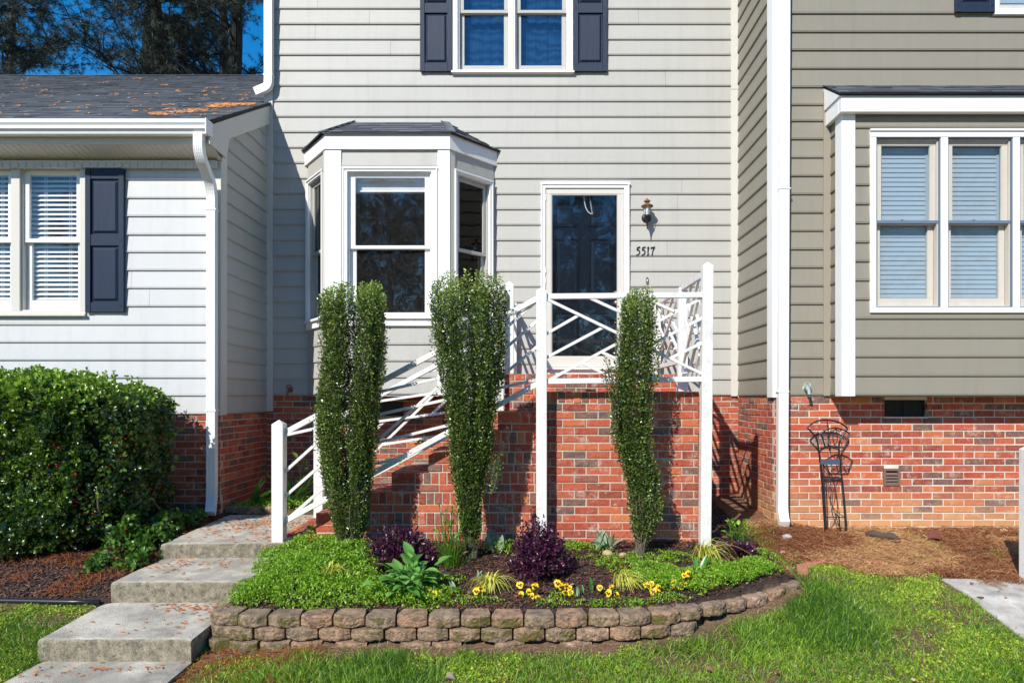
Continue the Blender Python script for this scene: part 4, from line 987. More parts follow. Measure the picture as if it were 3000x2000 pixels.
def masks(x, y):
    """mulch, straw, lawn (0..1)"""
    n = vnoise(x, y, 3.1)-.5; n2 = vnoise(x, y, 9)-.5; w = n*.22 + n2*.10
    bed = ((x > -2.1) & (y > wallY(x)+.05) & (x < 2.35)).astype(float)
    left = ((x < -2.9) & (y > 4.955)).astype(float)
    lb = 5.62 - .28*np.clip((x-2.3)/.85, 0, 1.5) + w
    right = sm(-.03, .03, (y - lb)) * sm(1.9, 2.3, x)
    dark = (1 - sm(1.9, 2.9, x + w + (y-5.5)*-.10))
    mulch = np.clip(np.maximum(bed, left)*np.where(x > 1.4, dark, 1), 0, 1)
    straw = np.clip(np.maximum(right, ((bed > 0) & (x > 1.4))*(1-dark)), 0, 1)
    fr = (x > -2.1) & (x < 2.3) & (y <= wallY(x)+.05)
    strip = fr * (1 - sm(.05, .18, (wallY(x) - y) + w*1.3 - .10*sm(-1.0, -1.9, x)))
    lawn = np.clip(1 - np.maximum(np.maximum(bed, left), np.maximum(right, strip)), 0, 1)
    return mulch, straw, lawn

def ground_mat():
    m, N, L, P = new_mat('ground soil and thatch')
    at_ = {}
    for k in ('mulch', 'straw', 'lawn'):
        a = N.new('ShaderNodeAttribute'); a.attribute_name = k; at_[k] = a.outputs['Fac']
    n1 = noise(N, L, 5, 8, .7); n2 = noise(N, L, 60, 6, .75); n3 = noise(N, L, 25, 5, .7)
    soil = mixc(N, L, ramp(N, L, n2.outputs['Fac'], [(.35, 0), (.65, 1)]).outputs[0], (.10,.055,.032), (.30,.18,.10))
    mul = mixc(N, L, ramp(N, L, n2.outputs['Fac'], [(.4, 0), (.7, 1)]).outputs[0], (.020,.013,.010), (.085,.045,.032))
    mul = mixc(N, L, ramp(N, L, n1.outputs['Fac'], [(.55, 0), (.8, .5)]).outputs[0], mul, (.14,.06,.03))
    st = mixc(N, L, ramp(N, L, n3.outputs['Fac'], [(.35, 0), (.65, 1)]).outputs[0], (.07,.03,.018), (.30,.15,.07))
    lw = mixc(N, L, ramp(N, L, n3.outputs['Fac'], [(.38, 0), (.6, 1)]).outputs[0], (.20,.12,.06), (.09,.085,.025))
    c = mixc(N, L, at_['mulch'], soil, mul); c = mixc(N, L, at_['straw'], c, st); c = mixc(N, L, at_['lawn'], c, lw)
    L.new(c, P.inputs['Base Color']); P.inputs['Roughness'].default_value = .97; bump(N, L, math_(N, L, 'ADD', n2.outputs['Fac'], n3.outputs['Fac']), P, 1.0, .015); return m
M['ground'] = ground_mat()
xs = np.concatenate([[-300, -120, -50, -25, -14, -10, -8], np.arange(-6.5, 6.51, .035), [8, 10, 14, 25, 50, 120, 300]])
ys = np.concatenate([[-300, -120, -50, -25, -10, -4, 0, 1.5], np.arange(2.4, 8.3, .035), [9, 12, 20, 40, 90, 200, 400]])
GX, GY = np.meshgrid(xs, ys); Gz = gz(GX, GY)
V = np.stack([GX.ravel(), GY.ravel(), Gz.ravel()], 1); nx_, ny_ = len(xs), len(ys)
ii = (np.arange(ny_-1)[:, None]*nx_ + np.arange(nx_-1)[None]).ravel()
Fq = np.stack([ii, ii+1, ii+nx_+1, ii+nx_], 1)
me = raw_mesh('ground', V, [Fq])
for k, a in zip(('mulch', 'straw', 'lawn'), masks(V[:, 0], V[:, 1])):
    t = me.attributes.new(k, 'FLOAT', 'POINT'); t.data.foreach_set('value', a.astype(np.float32))
gr = link('ground', me, M['ground'], smooth=True); gr['kind'] = 'structure'
# pale slab at the right, following the ground
def pale_slab():
    b = MB(); n = 14; x0, x1 = 3.17, 6.4; ysl = [2.4 + (5.34-2.4)*k/n for k in range(n+1)]
    zt = [float(gz(3.6, y, False)) + .012 for y in ysl]
    pts = [(x0, y, z) for y, z in zip(ysl, zt)]
    m = len(pts); vs = pts + [(x1, y, z) for y, z in zip(ysl, zt)] + [(x0, y, z-.09) for y, z in zip(ysl, zt)] + [(x1, y, z-.09) for y, z in zip(ysl, zt)]
    fs = [(i, m+i, m+i+1, i+1) for i in range(n)] + [(2*m+i, i, i+1, 2*m+i+1) for i in range(n)] + [(n, m+n, 3*m+n, 2*m+n), (0, 2*m, 3*m, m)]
    b.add(vs, fs); o = b.build('path', M['concrete_pale'], bevel=.008); o['kind'] = 'structure'
pale_slab()

# ---------------------------------------------------------------- block wall around the bed
GW = empty('garden_wall', (0, 4.5, -1.58), 'low curved retaining wall of tumbled concrete blocks in front of the flower bed', 'wall')
def polylen(P):
    d = [0]
    for a, b in zip(P, P[1:]): d.append(d[-1] + math.dist(a, b))
    return d
def on_poly(P, D, s):
    s = min(max(s, 0), D[-1]-1e-6)
    for i in range(len(P)-1):
        if D[i] <= s <= D[i+1]:
            t = (s-D[i])/(D[i+1]-D[i]); a, b = P[i], P[i+1]; return Vector((a[0]+(b[0]-a[0])*t, a[1]+(b[1]-a[1])*t, 0)), Vector((b[0]-a[0], b[1]-a[1], 0)).normalized()
def block(c, t, w, zt, h, proud_, yaw=0):
    n = Vector((t.y, -t.x, 0)); n = n if n.y < 0 or abs(n.x) > .8 else -n
    b = MB(); nx, nz = 12, 6; vs = []; hw = w/2 - .003
    jit = lambda s: random.uniform(-s, s)
    def fo(u): return proud_ + .030*(1-max(0, abs(u)-.42)/.58)             # rounded face
    rows = []
    for k in range(nz+1):
        v = k/nz; r_ = []
        for i in range(nx+1):
            u = -1 + 2*i/nx; e = .008*(1 if k in (0, nz) else 0)
            p = c + t*(u*hw*(1-.03*(k in (0, nz)))) + n*(fo(u) - e + jit(.0060)) + Vector((0,0, zt - h*v + (jit(.003) if 0 < k < nz else jit(.002)) - (.003 if k == 0 else 0)))
            r_.append(p)
        rows.append(r_)
    vs = [p for r_ in rows for p in r_]; fs = [(k*(nx+1)+i, (k+1)*(nx+1)+i, (k+1)*(nx+1)+i+1, k*(nx+1)+i+1) for k in range(nz) for i in range(nx)]
    back = .135; nb = len(vs); tw = hw*.80
    top = [c + t*(-hw*.98) + n*(proud_-.028) + Vector((0,0,zt)), c + t*(-tw) - n*back + Vector((0,0,zt+jit(.002))), c + t*tw - n*back + Vector((0,0,zt+jit(.002))), c + t*(hw*.98) + n*(proud_-.028) + Vector((0,0,zt))]
    vs += top; vs += [p - Vector((0,0,h)) for p in top]
    fs.append(tuple([nb, nb+1, nb+2, nb+3] + list(range(nx, -1, -1))))
    fs += [(nb, 0, *[k*(nx+1) for k in range(1, nz+1)], nb+4), (nb+3, nb+7, *[k*(nx+1)+nx for k in range(nz, -1, -1)]), (nb+1, nb+5, nb+6, nb+2), (nb, nb+4, nb+5, nb+1), (nb+2, nb+6, nb+7, nb+3)]
    b.add(vs, fs); return b.build('block', M['block'], GW, bevel=.003)
DW = polylen(WP)
def row(s0, s1, zt, w, off, proud_, h=.078, skip=()):
    s = s0 + off; i = 0
    while s + w*.5 < s1:
        ww = w*random.uniform(.94, 1.05); c, t = on_poly(WP, DW, s+ww/2); zz = zt(s) if callable(zt) else zt
        if i not in skip: block(c, t, ww, zz + random.uniform(-.003, .003), h, proud_ + random.uniform(-.006, .006), 0)
        s += ww + .003; i += 1
ztop = lambda s: -1.398 + .03*float(sm(3.9, 5.0, s))
row(0.0, DW[-1], ztop, .207, 0.0, 0.0)
row(0.10, 3.75, -1.480, .207, .02, .012)
row(0.18, 1.15, -1.562, .200, .0, .026)
row(1.3, 2.9, -1.562, .207, .0, .034, h=.06, skip=(1,4,6))
# clay edging bricks at the right end
EP = [(2.12, 5.40), (2.20, 5.60), (2.45, 5.74), (2.72, 5.74), (2.9, 5.66)]
for i, (a, b) in enumerate(zip(EP, EP[1:])):
    m = MB(); z0 = float(gz(a[0], a[1], False))+.004; z1 = float(gz(b[0], b[1], False))+.010
    m.bar((a[0], a[1], z0), (b[0]-.006, b[1], z1), .085, .05); o = m.build('edging_brick', M['brick_clay'] if 'brick_clay' in M else simple('salmon clay brick', (.42,.16,.10), .9), bevel=.006)
    tag(o, ['salmon clay edging brick nearest the end of the block wall', 'second salmon edging brick in the curved row beside the mulch', 'third salmon edging brick, half buried under the bare straw', 'last edging brick of the curved row, sunk towards the grass'][i], 'brick', 'clay edging bricks curving away from the block wall')
for i, px in enumerate((692, 745, 800)):
    m = MB(); p = Vector((X_(px, 6.9), 6.9, -1.10)); m.box(p.x-.095, p.x+.095, 6.86, 6.95, -1.18, -1.075); o = m.build('edging_block', M['block'], bevel=.01)
    tag(o, ['brown edging block beside the downspout foot, left of three', 'brown edging block below the broad strap leaves, middle of three', 'brown edging block just behind the foot post, right of three'][i], 'edging block', 'edging blocks at the top of the path')
# black edging strip at the left lawn
m = MB(); n = 14; P0 = [Vector((-6.2 + 3.10*k/n, 4.945 + .02*math.sin(k*.8), 0)) for k in range(n+1)]
for p in P0: p.z = float(gz(p.x, 4.93, False)) + .035
m.tube(P0, .018, 8); m2 = [Vector((p.x, p.y, p.z-.03)) for p in P0]
for a, b in zip(m2, m2[1:]): m.bar(a, b, .006, .06)
o = m.build('lawn_edging', M['edging'], smooth=True); tag(o, 'black plastic edging strip between the left lawn and the dark mulch', 'edging')

# ---------------------------------------------------------------- lawn, weeds, straw, mulch, litter (stuff)
GM = leaf_mat('grass blades', (.030,.11,.012), (.34,.52,.05), .42, .35, 1.3)
CM = leaf_mat('low weeds', (.20,.34,.02), (.50,.62,.06), .5, .35, .8)
SMt = leaf_mat('dry straw', (.22,.050,.018), (.74,.45,.19), .8, .1, 1.9); SMt2 = leaf_mat('grass thatch', (.22,.09,.04), (.55,.38,.18), .8, .1, 1.2)
MC = leaf_mat('mulch chips', (.018,.010,.008), (.16,.070,.045), .8, 0, 1.3, spec=.6)
PM = leaf_mat('pine litter', (.24,.06,.012), (.66,.24,.05), .7, .05, 1.2)
def pts_in(n, x0, x1, y0, y1): return RNG.uniform(x0, x1, n), RNG.uniform(y0, y1, n)
def visible(x, y, m=.25): # inside the wedge the camera looks into, with a margin
    return (x > -(1560/2016)*y - m) & (x < (1440/2016)*y + m)
def grass_at(x, y, lmin, lmax, w, mat, name, label, cat, lean=.55, tint=None, sz=None):
    n = len(x); z = gz(x, y); d = rnd_dir(n, .2, 1); d[:, :2] *= lean/ .6; d[:, 2] = np.abs(d[:, 2])+.35
    up = rnd_dir(n, -.2, .2); rot = basis(d, up); l = RNG.uniform(lmin, lmax, n) * (1 if sz is None else sz)
    sc = np.stack([np.full(n, w)*RNG.uniform(.7, 1.3, n), l, l], 1)
    o = scatter(name, BLADE, np.stack([x, y, z-.004], 1), rot, sc, mat, tint=tint); tag(o, label, cat, kind='stuff'); return o
x, y = pts_in(430000, -4.6, 4.9, 3.4, 6.0)
mu, st_, lw = masks(x, y)
path = (x > -3.085) & (x < -2.12) | ((x > 3.155) & (y < 5.36))
nn = vnoise(x, y, 1.3); n2 = vnoise(x, y, 4.2, 3); n3 = vnoise(x, y, 11, 7)
dens = np.clip(sm(.30, .54, nn*.50 + n2*.40 + n3*.20), .22, 1)
dens = np.where(x < -3.1, np.clip(dens*.8, .2, 1), dens)
dens = dens * (1 - .60*sm(4.9, 5.4, y)) * np.where(x > 2.0, .85, 1)
far = sm(.03, .20, wallY(x)-y-.10*n2)
keep = visible(x, y) & ~path & (RNG.random(len(x)) < dens*lw*np.where((x > -2.1) & (x < 2.1), np.clip(far, .0, 1), 1)) & (x < 4.7)
x, y, n2, nn = x[keep], y[keep], n2[keep], nn[keep]
tall = sm(.35, .75, vnoise(x, y, 2.1, 9)); 
grass_at(x, y, .028, .070, .0048, GM, 'grass', 'patchy green lawn grass in front of the block wall and path', 'grass', tint=.30+.45*vnoise(x, y, 1.7, 5)-.30*tall, sz=(.75+.85*tall)*np.where(x < -3, .62, 1))
print('grass', len(x))
# bright low weeds
x, y = pts_in(210000, -4.6, 4.9, 3.5, 6.1); mu, st_, lw = masks(x, y)
c = sm(.47, .62, vnoise(x, y, 2.6, 21)*.6+vnoise(x, y, 8, 23)*.4 + .08*(x < -3)); path = (x > -3.12) & (x < -2.10) | ((x > 3.13) & (y < 5.38))
keep = visible(x, y) & ~path & (RNG.random(len(x)) < c*np.clip(lw*1.0+.04*st_, 0, 1)) & ((y < wallY(x)-.07) | (x < -3.1) | (x > 2.1))
x, y = x[keep], y[keep]; n = len(x); d = rnd_dir(n, .2, 1); rot = basis(d, rnd_dir(n, -.3, .3)); s = RNG.uniform(.010, .020, n)
o = scatter('low_weeds', LEAF_OVAL, np.stack([x, y, gz(x, y)+RNG.uniform(0, .022, n)], 1), rot, s*1.0, CM, tint=RNG.uniform(.2, .8, n)); tag(o, 'bright yellow-green weeds spreading in patches through the lawn', 'weeds', kind='stuff')
# dry straw, thatch and needles
def strips(name, x, y, lmin, lmax, w, mat, label, cat, lift=.02, tint=None, zf=None):
    n = len(x); a = RNG.uniform(0, np.pi*2, n); d = np.stack([np.cos(a), np.sin(a)*.8, RNG.uniform(-.12, .16, n)], 1)
    rot = basis(d, np.tile([0, 0, 1.0], (n, 1)) + rnd_dir(n)*.35); l = RNG.uniform(lmin, lmax, n)
    z = (gz(x, y) if zf is None else zf(x, y)) + RNG.uniform(.002, lift, n)
    o = scatter(name, NEEDLE, np.stack([x, y, z], 1), rot, np.stack([np.full(n, w), l, l], 1), mat, tint=tint); tag(o, label, cat, kind='stuff'); return o
x, y = pts_in(95000, 1.6, 5.1, 5.1, 6.85); mu, st_, lw = masks(x, y); k = visible(x, y) & (RNG.random(len(x)) < st_*.8) & ~((x < 2.4) & (y > 6.75)); x, y = x[k], y[k]
strips('pine_straw', x, y, .03, .13, .0026, SMt, 'tan and rust coloured pine straw lying below the right brick wall', 'pine straw', .045, tint=.05+.85*sm(.35, .6, vnoise(x, y, 1.9, 31)) - .25*(1-sm(2.2, 3.0, x)))
x, y = pts_in(70000, -4.6, 4.7, 3.5, 5.6); mu, st_, lw = masks(x, y); path = (x > -3.12) & (x < -2.12) | ((x > 3.13) & (y < 5.38))
k = visible(x, y) & ~path & ((y < wallY(x)-.06) | (x > 2.2) | (x < -3.1)) & (mu < .3) & (RNG.random(len(x)) < np.where(lw < .5, .9, .55)); x, y = x[k], y[k]
strips('thatch', x, y, .015, .055, .0026, SMt2, 'dry straw and thatch strewn on the soil between the grass', 'dry grass', .018, tint=RNG.uniform(0, .8, len(x)))
x, y = pts_in(4500, -5.4, -3.0, 4.98, 5.7); k = visible(x, y) & (RNG.random(len(x)) < sm(.40, .62, vnoise(x, y, 4, 41))) ; x, y = x[k], y[k]
strips('pine_needles', x, y, .06, .16, .0030, PM, 'rust coloured pine needles on the dark mulch below the big hedge', 'pine needles', .03)
x, y = pts_in(2600, -3.9, -3.02, 5.9, 6.78); strips('pine_needles', x, y, .05, .13, .0030, PM, 'rust coloured pine needles between the hedge and the top of the path', 'pine needles', .03)
x, y = pts_in(1500, -2.2, -1.3, 3.9, 4.5); k = (y < wallY(x)-.05); x, y = x[k], y[k]; strips('pine_needles', x, y, .05, .12, .0034, PM, 'rust coloured needles by the left end of the block wall', 'pine needles', .02)
x, y = pts_in(2600, -2.0, 2.3, 4.6, 5.9); k = y > wallY(x)+.12; x, y = x[k], y[k]; strips('pine_needles', x, y, .04, .10, .0032, PM, 'scattered rust coloured needles on the mulch of the flower bed', 'pine needles', .022)
def chips(name, n, x0, x1, y0, y1, cond, label, s0=.010, s1=.030, tint=None):
    x, y = pts_in(n, x0, x1, y0, y1); k = cond(x, y); x, y = x[k], y[k]; n = len(x)
    d = rnd_dir(n, -.25, .35); rot = basis(d, np.tile([0,0,1.0],(n,1))+rnd_dir(n)*.6); s = RNG.uniform(s0, s1, n)
    o = scatter(name, CHIP, np.stack([x, y, gz(x, y)+RNG.uniform(0, .014, n)], 1), rot, np.stack([s, s, s*.6], 1), MC, tint=RNG.beta(1.2, 2.6, n)); tag(o, label, 'mulch', kind='stuff')
chips('mulch', 60000, -2.05, 2.6, 4.5, 7.9, lambda x, y: (y > wallY(x)+.075) & ((y < 5.87) | (x > 1.42)) & (RNG.random(len(x)) < masks(x, y)[0]), 'dark shredded bark mulch covering the flower bed')
chips('mulch', 14000, -5.4, -3.05, 4.98, 5.9, lambda x, y: visible(x, y), 'dark shredded mulch under the big hedge on the left', .012, .036)
# litter on the path
def slabz(x, y): return np.where(y < 4.31, -1.644-(4.31-y)*.027, np.where(y < 4.97, -1.50+(y-4.31)*.043, np.where(y < 5.62, -1.318+(y-4.97)*.027, -1.178+(y-5.6)*.025))) + .003
pp = []
for (cx, cy, sx, sy, n) in ((-2.55, 4.88, .10, .05, 34), (-2.35, 4.85, .06, .05, 36), (-2.6, 4.55, .25, .10, 16), (-2.25, 4.6, .06, .15, 10), (-2.85, 4.15, .12, .06, 16), (-2.6, 4.2, .08, .02, 16), (-2.3, 4.2, .05, .03, 8), (-3.0, 4.05, .05, .15, 14),
                        (-2.75, 5.35, .16, .10, 40), (-2.4, 5.45, .2, .08, 22), (-2.85, 5.5, .08, .06, 20), (-2.35, 6.3, .25, .3, 240), (-2.7, 6.4, .25, .25, 150), (-2.2, 5.75, .1, .06, 20), (-2.02, 6.3, .10, .25, 70)):
    pp.append(np.stack([RNG.normal(cx, sx, n), RNG.normal(cy, sy, n)], 1))
pp = np.concatenate(pp); pp = pp[(pp[:, 0] > -3.06) & (pp[:, 0] < -1.9) & ((pp[:, 0] < -2.16) | (pp[:, 1] > 5.1)) & (np.abs(pp[:, 1]-4.31) > .02) & (np.abs(pp[:, 1]-4.97) > .02) & (pp[:, 1] < 6.75)]
n = len(pp); a = RNG.normal(0, .5, n); d = np.stack([np.cos(a), np.sin(a), np.zeros(n)], 1)
z = np.where(pp[:, 0] > -2.13, -1.150, slabz(pp[:, 0], pp[:, 1]))
o = scatter('pine_catkins', ([(-.5,-.16,0),(.5,-.12,0),(.5,.14,0),(-.5,.10,0),(-.3,-.12,.16),(.3,-.1,.2),(.3,.12,.2),(-.3,.1,.16)], CHIP[1]), np.stack([pp[:, 0], pp[:, 1], z], 1), basis(d, np.tile([0,0,1.0],(n,1)))[:, :, [1, 0, 2]], np.stack([RNG.uniform(.018, .040, n), np.full(n, .020), np.full(n, .022)], 1), PM, tint=RNG.uniform(.1, .7, n))
tag(o, 'orange-brown pine catkins scattered on the concrete path', 'catkins', kind='stuff')
# litter on the shingles
def roofpt(px, py):
    y = .889/(.54-(CY-py)/F); return (px-CX)*y/F, y
rp = []
for k in range(85):
    px, py = RNG.uniform(-20, 770), 232 + 118*RNG.random()**.9; X, Y = roofpt(px, py); m_ = RNG.integers(1, 6)
    rp.append(np.stack([RNG.normal(X, .05, m_), RNG.normal(Y, .03, m_)], 1))
for (px, py, sx, sy, n) in ((690, 314, .09, .03, 300), (655, 317, .08, .03, 220), (630, 322, .05, .03, 60), (725, 313, .05, .02, 50), (580, 331, .07, .02, 60), (530, 338, .09, .02, 60), (480, 345, .06, .015, 50), (455, 341, .04, .02, 36)):
    X, Y = roofpt(px, py); rp.append(np.stack([RNG.normal(X, sx, n), RNG.normal(Y, sy, n)], 1))
rp = np.concatenate(rp); rp = rp[(rp[:, 1] > 6.5) & (rp[:, 1] < 12.1) & (rp[:, 0] < -3.06)]; n = len(rp)
hh = RNG.uniform(.006, .03, n); a = RNG.uniform(0, 6.28, n); d = np.stack([np.cos(a), np.sin(a)*c_, np.sin(a)*s_ + RNG.uniform(-.1, .2, n)], 1)
o = scatter('roof_litter', CHIP, np.stack([rp[:, 0], rp[:, 1], RZ0+.012+.54*(rp[:, 1]-RY0)+.012+hh*.6], 1), basis(d, np.tile([0,-.5,.85],(n,1))), np.stack([RNG.uniform(.010, .018, n), RNG.uniform(.03, .06, n), np.full(n, .014)], 1)[:, [1, 0, 2]], leaf_mat('roof catkins', (.30,.09,.02), (.80,.36,.09), .8, 0, 1.2), tint=RNG.uniform(.2, .8, n))
tag(o, 'orange pine catkins and needles caught on the dark shingles', 'catkins', kind='stuff')

# green tufts and dead leaves in the straw
x, y = pts_in(60000, 2.0, 5.0, 5.5, 6.7); c = sm(.66, .78, vnoise(x, y, 3.4, 51)*.55 + vnoise(x, y, 9, 52)*.45); k = visible(x, y) & (RNG.random(len(x)) < c*.5) & (y > 5.75 - .28*(x-2.3)); x, y = x[k], y[k]
grass_at(x, y, .03, .07, .0044, GM, 'grass', 'small green grass tufts coming up through the pine straw', 'grass', tint=RNG.uniform(.2, .8, len(x)))
DL = leaf_mat('dead leaves', (.16,.06,.03), (.50,.32,.17), .8, .1, 1.3)
def dead(n, x0, x1, y0, y1, cond, label, s0=.03, s1=.07):
    x, y = pts_in(n, x0, x1, y0, y1); k = cond(x, y) & visible(x, y); x, y = x[k], y[k]; n = len(x); d = rnd_dir(n, -.2, .35)
    o = scatter('fallen_leaves', LEAF_HOLLY, np.stack([x, y, gz(x, y)+RNG.uniform(.01, .04, n)], 1), basis(d, np.tile([0,0,1.0],(n,1))+rnd_dir(n)*.7), RNG.uniform(s0, s1, n), DL, tint=RNG.random(n)); tag(o, label, 'fallen leaves', kind='stuff')
dead(260, 1.9, 4.9, 5.6, 6.75, lambda x, y: masks(x, y)[1] > .5, 'dead brown leaves scattered over the straw by the right wall')
dead(120, -4.2, 4.4, 3.9, 5.4, lambda x, y: (masks(x, y)[0] < .3) & ((x < -3.1) | (x > -2.1)), 'small dead leaves scattered over the lawn', .015, .035)
dead(170, -2.0, 2.2, 4.6, 6.5, lambda x, y: masks(x, y)[0] > .6, 'dead leaves scattered on the mulch of the flower bed', .02, .045)
# ---------------------------------------------------------------- upright hollies
HM = leaf_mat('holly leaves', (.010,.028,.011), (.27,.38,.06), .27, .14, .95, spec=.6)
STEM = paint('twig bark', (.16,.13,.09), .9, .3, (4,4,20), .6)
def pencil(name, label, prof, Y, nst, sprigs=(), depth=.40, gap=None, group='upright hollies in the flower bed'):
    s = F/Y; ys_ = np.array([p[0] for p in prof], float); xl = np.array([p[1] for p in prof], float); xr = np.array([p[2] for p in prof], float)
    z0 = float(gz((xl[-1]+xr[-1])/2/s - CX/s, Y, False)); root = empty(name, ((xl[-1]+xr[-1])/2/s-CX/s, Y, z0), label, 'shrub', group)
    zt = (CY-ys_[0])/s; P_, D_, T_, SB = [], [], [], MB()
    stems = []
    for i in range(nst):
        a = RNG.uniform(0, 2*np.pi); r = math.sqrt(RNG.uniform(.3, 1)); u, v = r*math.cos(a), r*math.sin(a)
        if gap and abs(u-gap) < .10 and v < .3: continue
        top = zt - (zt-z0)*(RNG.uniform(-.025, .065)) if RNG.random() < .86 else zt - (zt-z0)*RNG.uniform(.1, .5)
        stems.append((u, v, top, None))
    for sp in sprigs: stems.append((0, -.4, 0, sp))
    for (u, v, top, sp) in stems:
        if sp is None:
            zz_ = np.arange(z0-.01, top, .0095); py = CY - zz_*s
            cl_ = (np.interp(py, ys_, xl)-CX)/s; cr_ = (np.interp(py, ys_, xr)-CX)/s; half = np.maximum((cr_-cl_)/2-.018, .01); cxs = (cl_+cr_)/2
            wob = .012*np.sin(zz_*9+u*20)+.008*np.sin(zz_*23+v*31)
            x_ = cxs + u*half + wob; y_ = Y + v*half*depth/.5 + .010*np.sin(zz_*11+v*17)
        else:
            n = int(sp[4]/.0085); t = np.linspace(0, 1, n); x_ = (sp[0]+(sp[2]-sp[0])*t-CX)/s + .01*np.sin(t*6); zz_ = (CY-(sp[1]+(sp[3]-sp[1])*t))/s; y_ = np.full(n, Y-.12)
        m = len(zz_); stb = RNG.uniform(-.14, .18)
        if m < 8: continue
        me_ = int(m*(.30 if sp is None else 1)); SB.tube([(x_[k], y_[k], zz_[k]) for k in range(0, max(me_, 17), 8)], .0042, 4)
        frac = (zz_-z0)/max(.1, (zt-z0)); start = .05 if sp is None else 0
        for q in range(4):
            keep = (frac > start + RNG.uniform(0, .05, m)) & (RNG.random(m) < np.clip((frac-start)*10+.15, 0, 1)); k = np.nonzero(keep)[0]; n = len(k)
            if n == 0: continue
            ang = RNG.uniform(0, 2*np.pi, n); d = np.stack([np.cos(ang), np.sin(ang), RNG.uniform(.1, 1.3, n)], 1)
            off = np.stack([np.cos(ang), np.sin(ang), np.zeros(n)], 1)*(RNG.uniform(.002, .027, n) + .03*(RNG.random(n) < .05))[:, None]
            P_.append(np.stack([x_[k], y_[k], zz_[k]+RNG.uniform(-.006, .006, n)], 1)+off); D_.append(d)
            tip = np.clip(1-(zz_[-1]-zz_[k])/.13, 0, 1); tip = tip*(zz_[-1] > zt - .35); stn = stb
            T_.append(.22 + stn + .70*tip + RNG.uniform(-.1, .14, n) + .12*(u+v)*0)
    P_ = np.concatenate(P_); D_ = np.concatenate(D_); T_ = np.concatenate(T_); n = len(P_)
    rot = basis(D_, rnd_dir(n, -.3, 1)); sc = RNG.uniform(.014, .024, n)
    SB.build('stems', STEM, root, recalc=False)
    scatter('leaves', LEAF_SMALL, P_, rot, np.stack([sc*1.05, sc, sc], 1), HM, root, tint=T_); print(name, n); return root
pencil('upright_holly', 'narrow upright holly in front of the foot of the steps', [(842,955,1128),(860,934,1134),(900,926,1135),(1000,933,1137),(1100,930,1127),(1200,920,1117),(1250,915,1112),(1300,922,1106),(1400,943,1094),(1480,963,1082),(1560,980,1072),(1620,1000,1055)], 5.46, 100)
pencil('upright_holly', 'widest upright holly, standing left of the front railing post', [(818,1285,1462),(840,1256,1478),(900,1244,1486),(1000,1254,1484),(1100,1278,1472),(1200,1300,1454),(1300,1308,1442),(1400,1325,1418),(1500,1345,1405),(1620,1362,1398)], 5.44, 96, sprigs=[(1442,1440,1474,1322,.40),(1440,1400,1462,1330,.25)], gap=-.9)
pencil('upright_holly', 'thinnest upright holly with a side sprig, in front of the door railing', [(862,1832,1908),(885,1816,1924),(950,1813,1932),(1000,1806,1932),(1100,1800,1926),(1200,1786,1916),(1260,1795,1910),(1320,1804,1906),(1400,1828,1936),(1480,1842,1944),(1530,1850,1930),(1570,1856,1908),(1620,1862,1888)], 5.46, 56, sprigs=[(1800,1240,1776,1052,.55),(1806,1200,1786,1080,.4),(1798,1250,1768,1085,.5)], gap=.15)

# ---------------------------------------------------------------- big hedge
HG = empty('holly_hedge', (-4.6, 6.0, -1.35), 'large dense clipped holly hedge with red berries, in front of the left house', 'hedge')
hc = np.array([-6.35, 6.02, -.575]); ha = np.array([3.04, .60, .775]); hn = 7.0
def hedge_pts(n):
    f = RNG.random(n); u = RNG.uniform(-1, 1, (n, 3)); k = np.select([f < .52, f < .82, f < .97], [0, 1, 2], 3)
    u[k == 0, 1] = -1; u[k == 1, 2] = 1; u[k == 2, 0] = 1; u[k == 3, 1] = 1
    u[:, 0] = np.where((k != 2), RNG.uniform(.28, 1, n), u[:, 0])
    r = (np.abs(u)**hn).sum(1)**(1/hn); u /= r[:, None]; nrm = np.sign(u)*np.abs(u)**(hn-1)/ha; nrm /= np.linalg.norm(nrm, axis=1, keepdims=True)
    return hc + u*ha, nrm
P_, Nn = hedge_pts(64000)
wob = (vnoise(P_[:, 0]*1.0+P_[:, 1], P_[:, 2]*1.0+P_[:, 1]*.7, 3.3)-.5)*.17 + (vnoise(P_[:, 0]+P_[:, 1]*.8, P_[:, 2]+P_[:, 1], 11, 4)-.5)*.10
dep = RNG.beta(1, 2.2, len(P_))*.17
P_ = P_ + Nn*(wob - dep)[:, None]; P_[:, 0] -= .22*np.clip(-.5-P_[:, 2], 0, 1)*(P_[:, 0] > -4)
keep = (P_[:, 0] > -5.6) & (P_[:, 2] > gz(P_[:, 0], P_[:, 1]) + .05 + .08*RNG.random(len(P_))); P_, Nn, dep = P_[keep], Nn[keep], dep[keep]
n = len(P_); d = Nn*.7 + rnd_dir(n)*.85 + np.array([0, 0, .35]); rot = basis(d, Nn + rnd_dir(n)*.55); sc = RNG.uniform(.022, .042, n)
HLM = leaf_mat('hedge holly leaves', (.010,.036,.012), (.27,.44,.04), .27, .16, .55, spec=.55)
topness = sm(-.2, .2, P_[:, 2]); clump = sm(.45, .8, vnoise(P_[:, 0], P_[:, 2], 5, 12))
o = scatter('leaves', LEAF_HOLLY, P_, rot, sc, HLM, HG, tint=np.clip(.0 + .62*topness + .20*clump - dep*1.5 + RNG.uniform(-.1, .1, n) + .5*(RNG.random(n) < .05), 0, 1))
b = MB(); nu, nv = 40, 24; vs = []
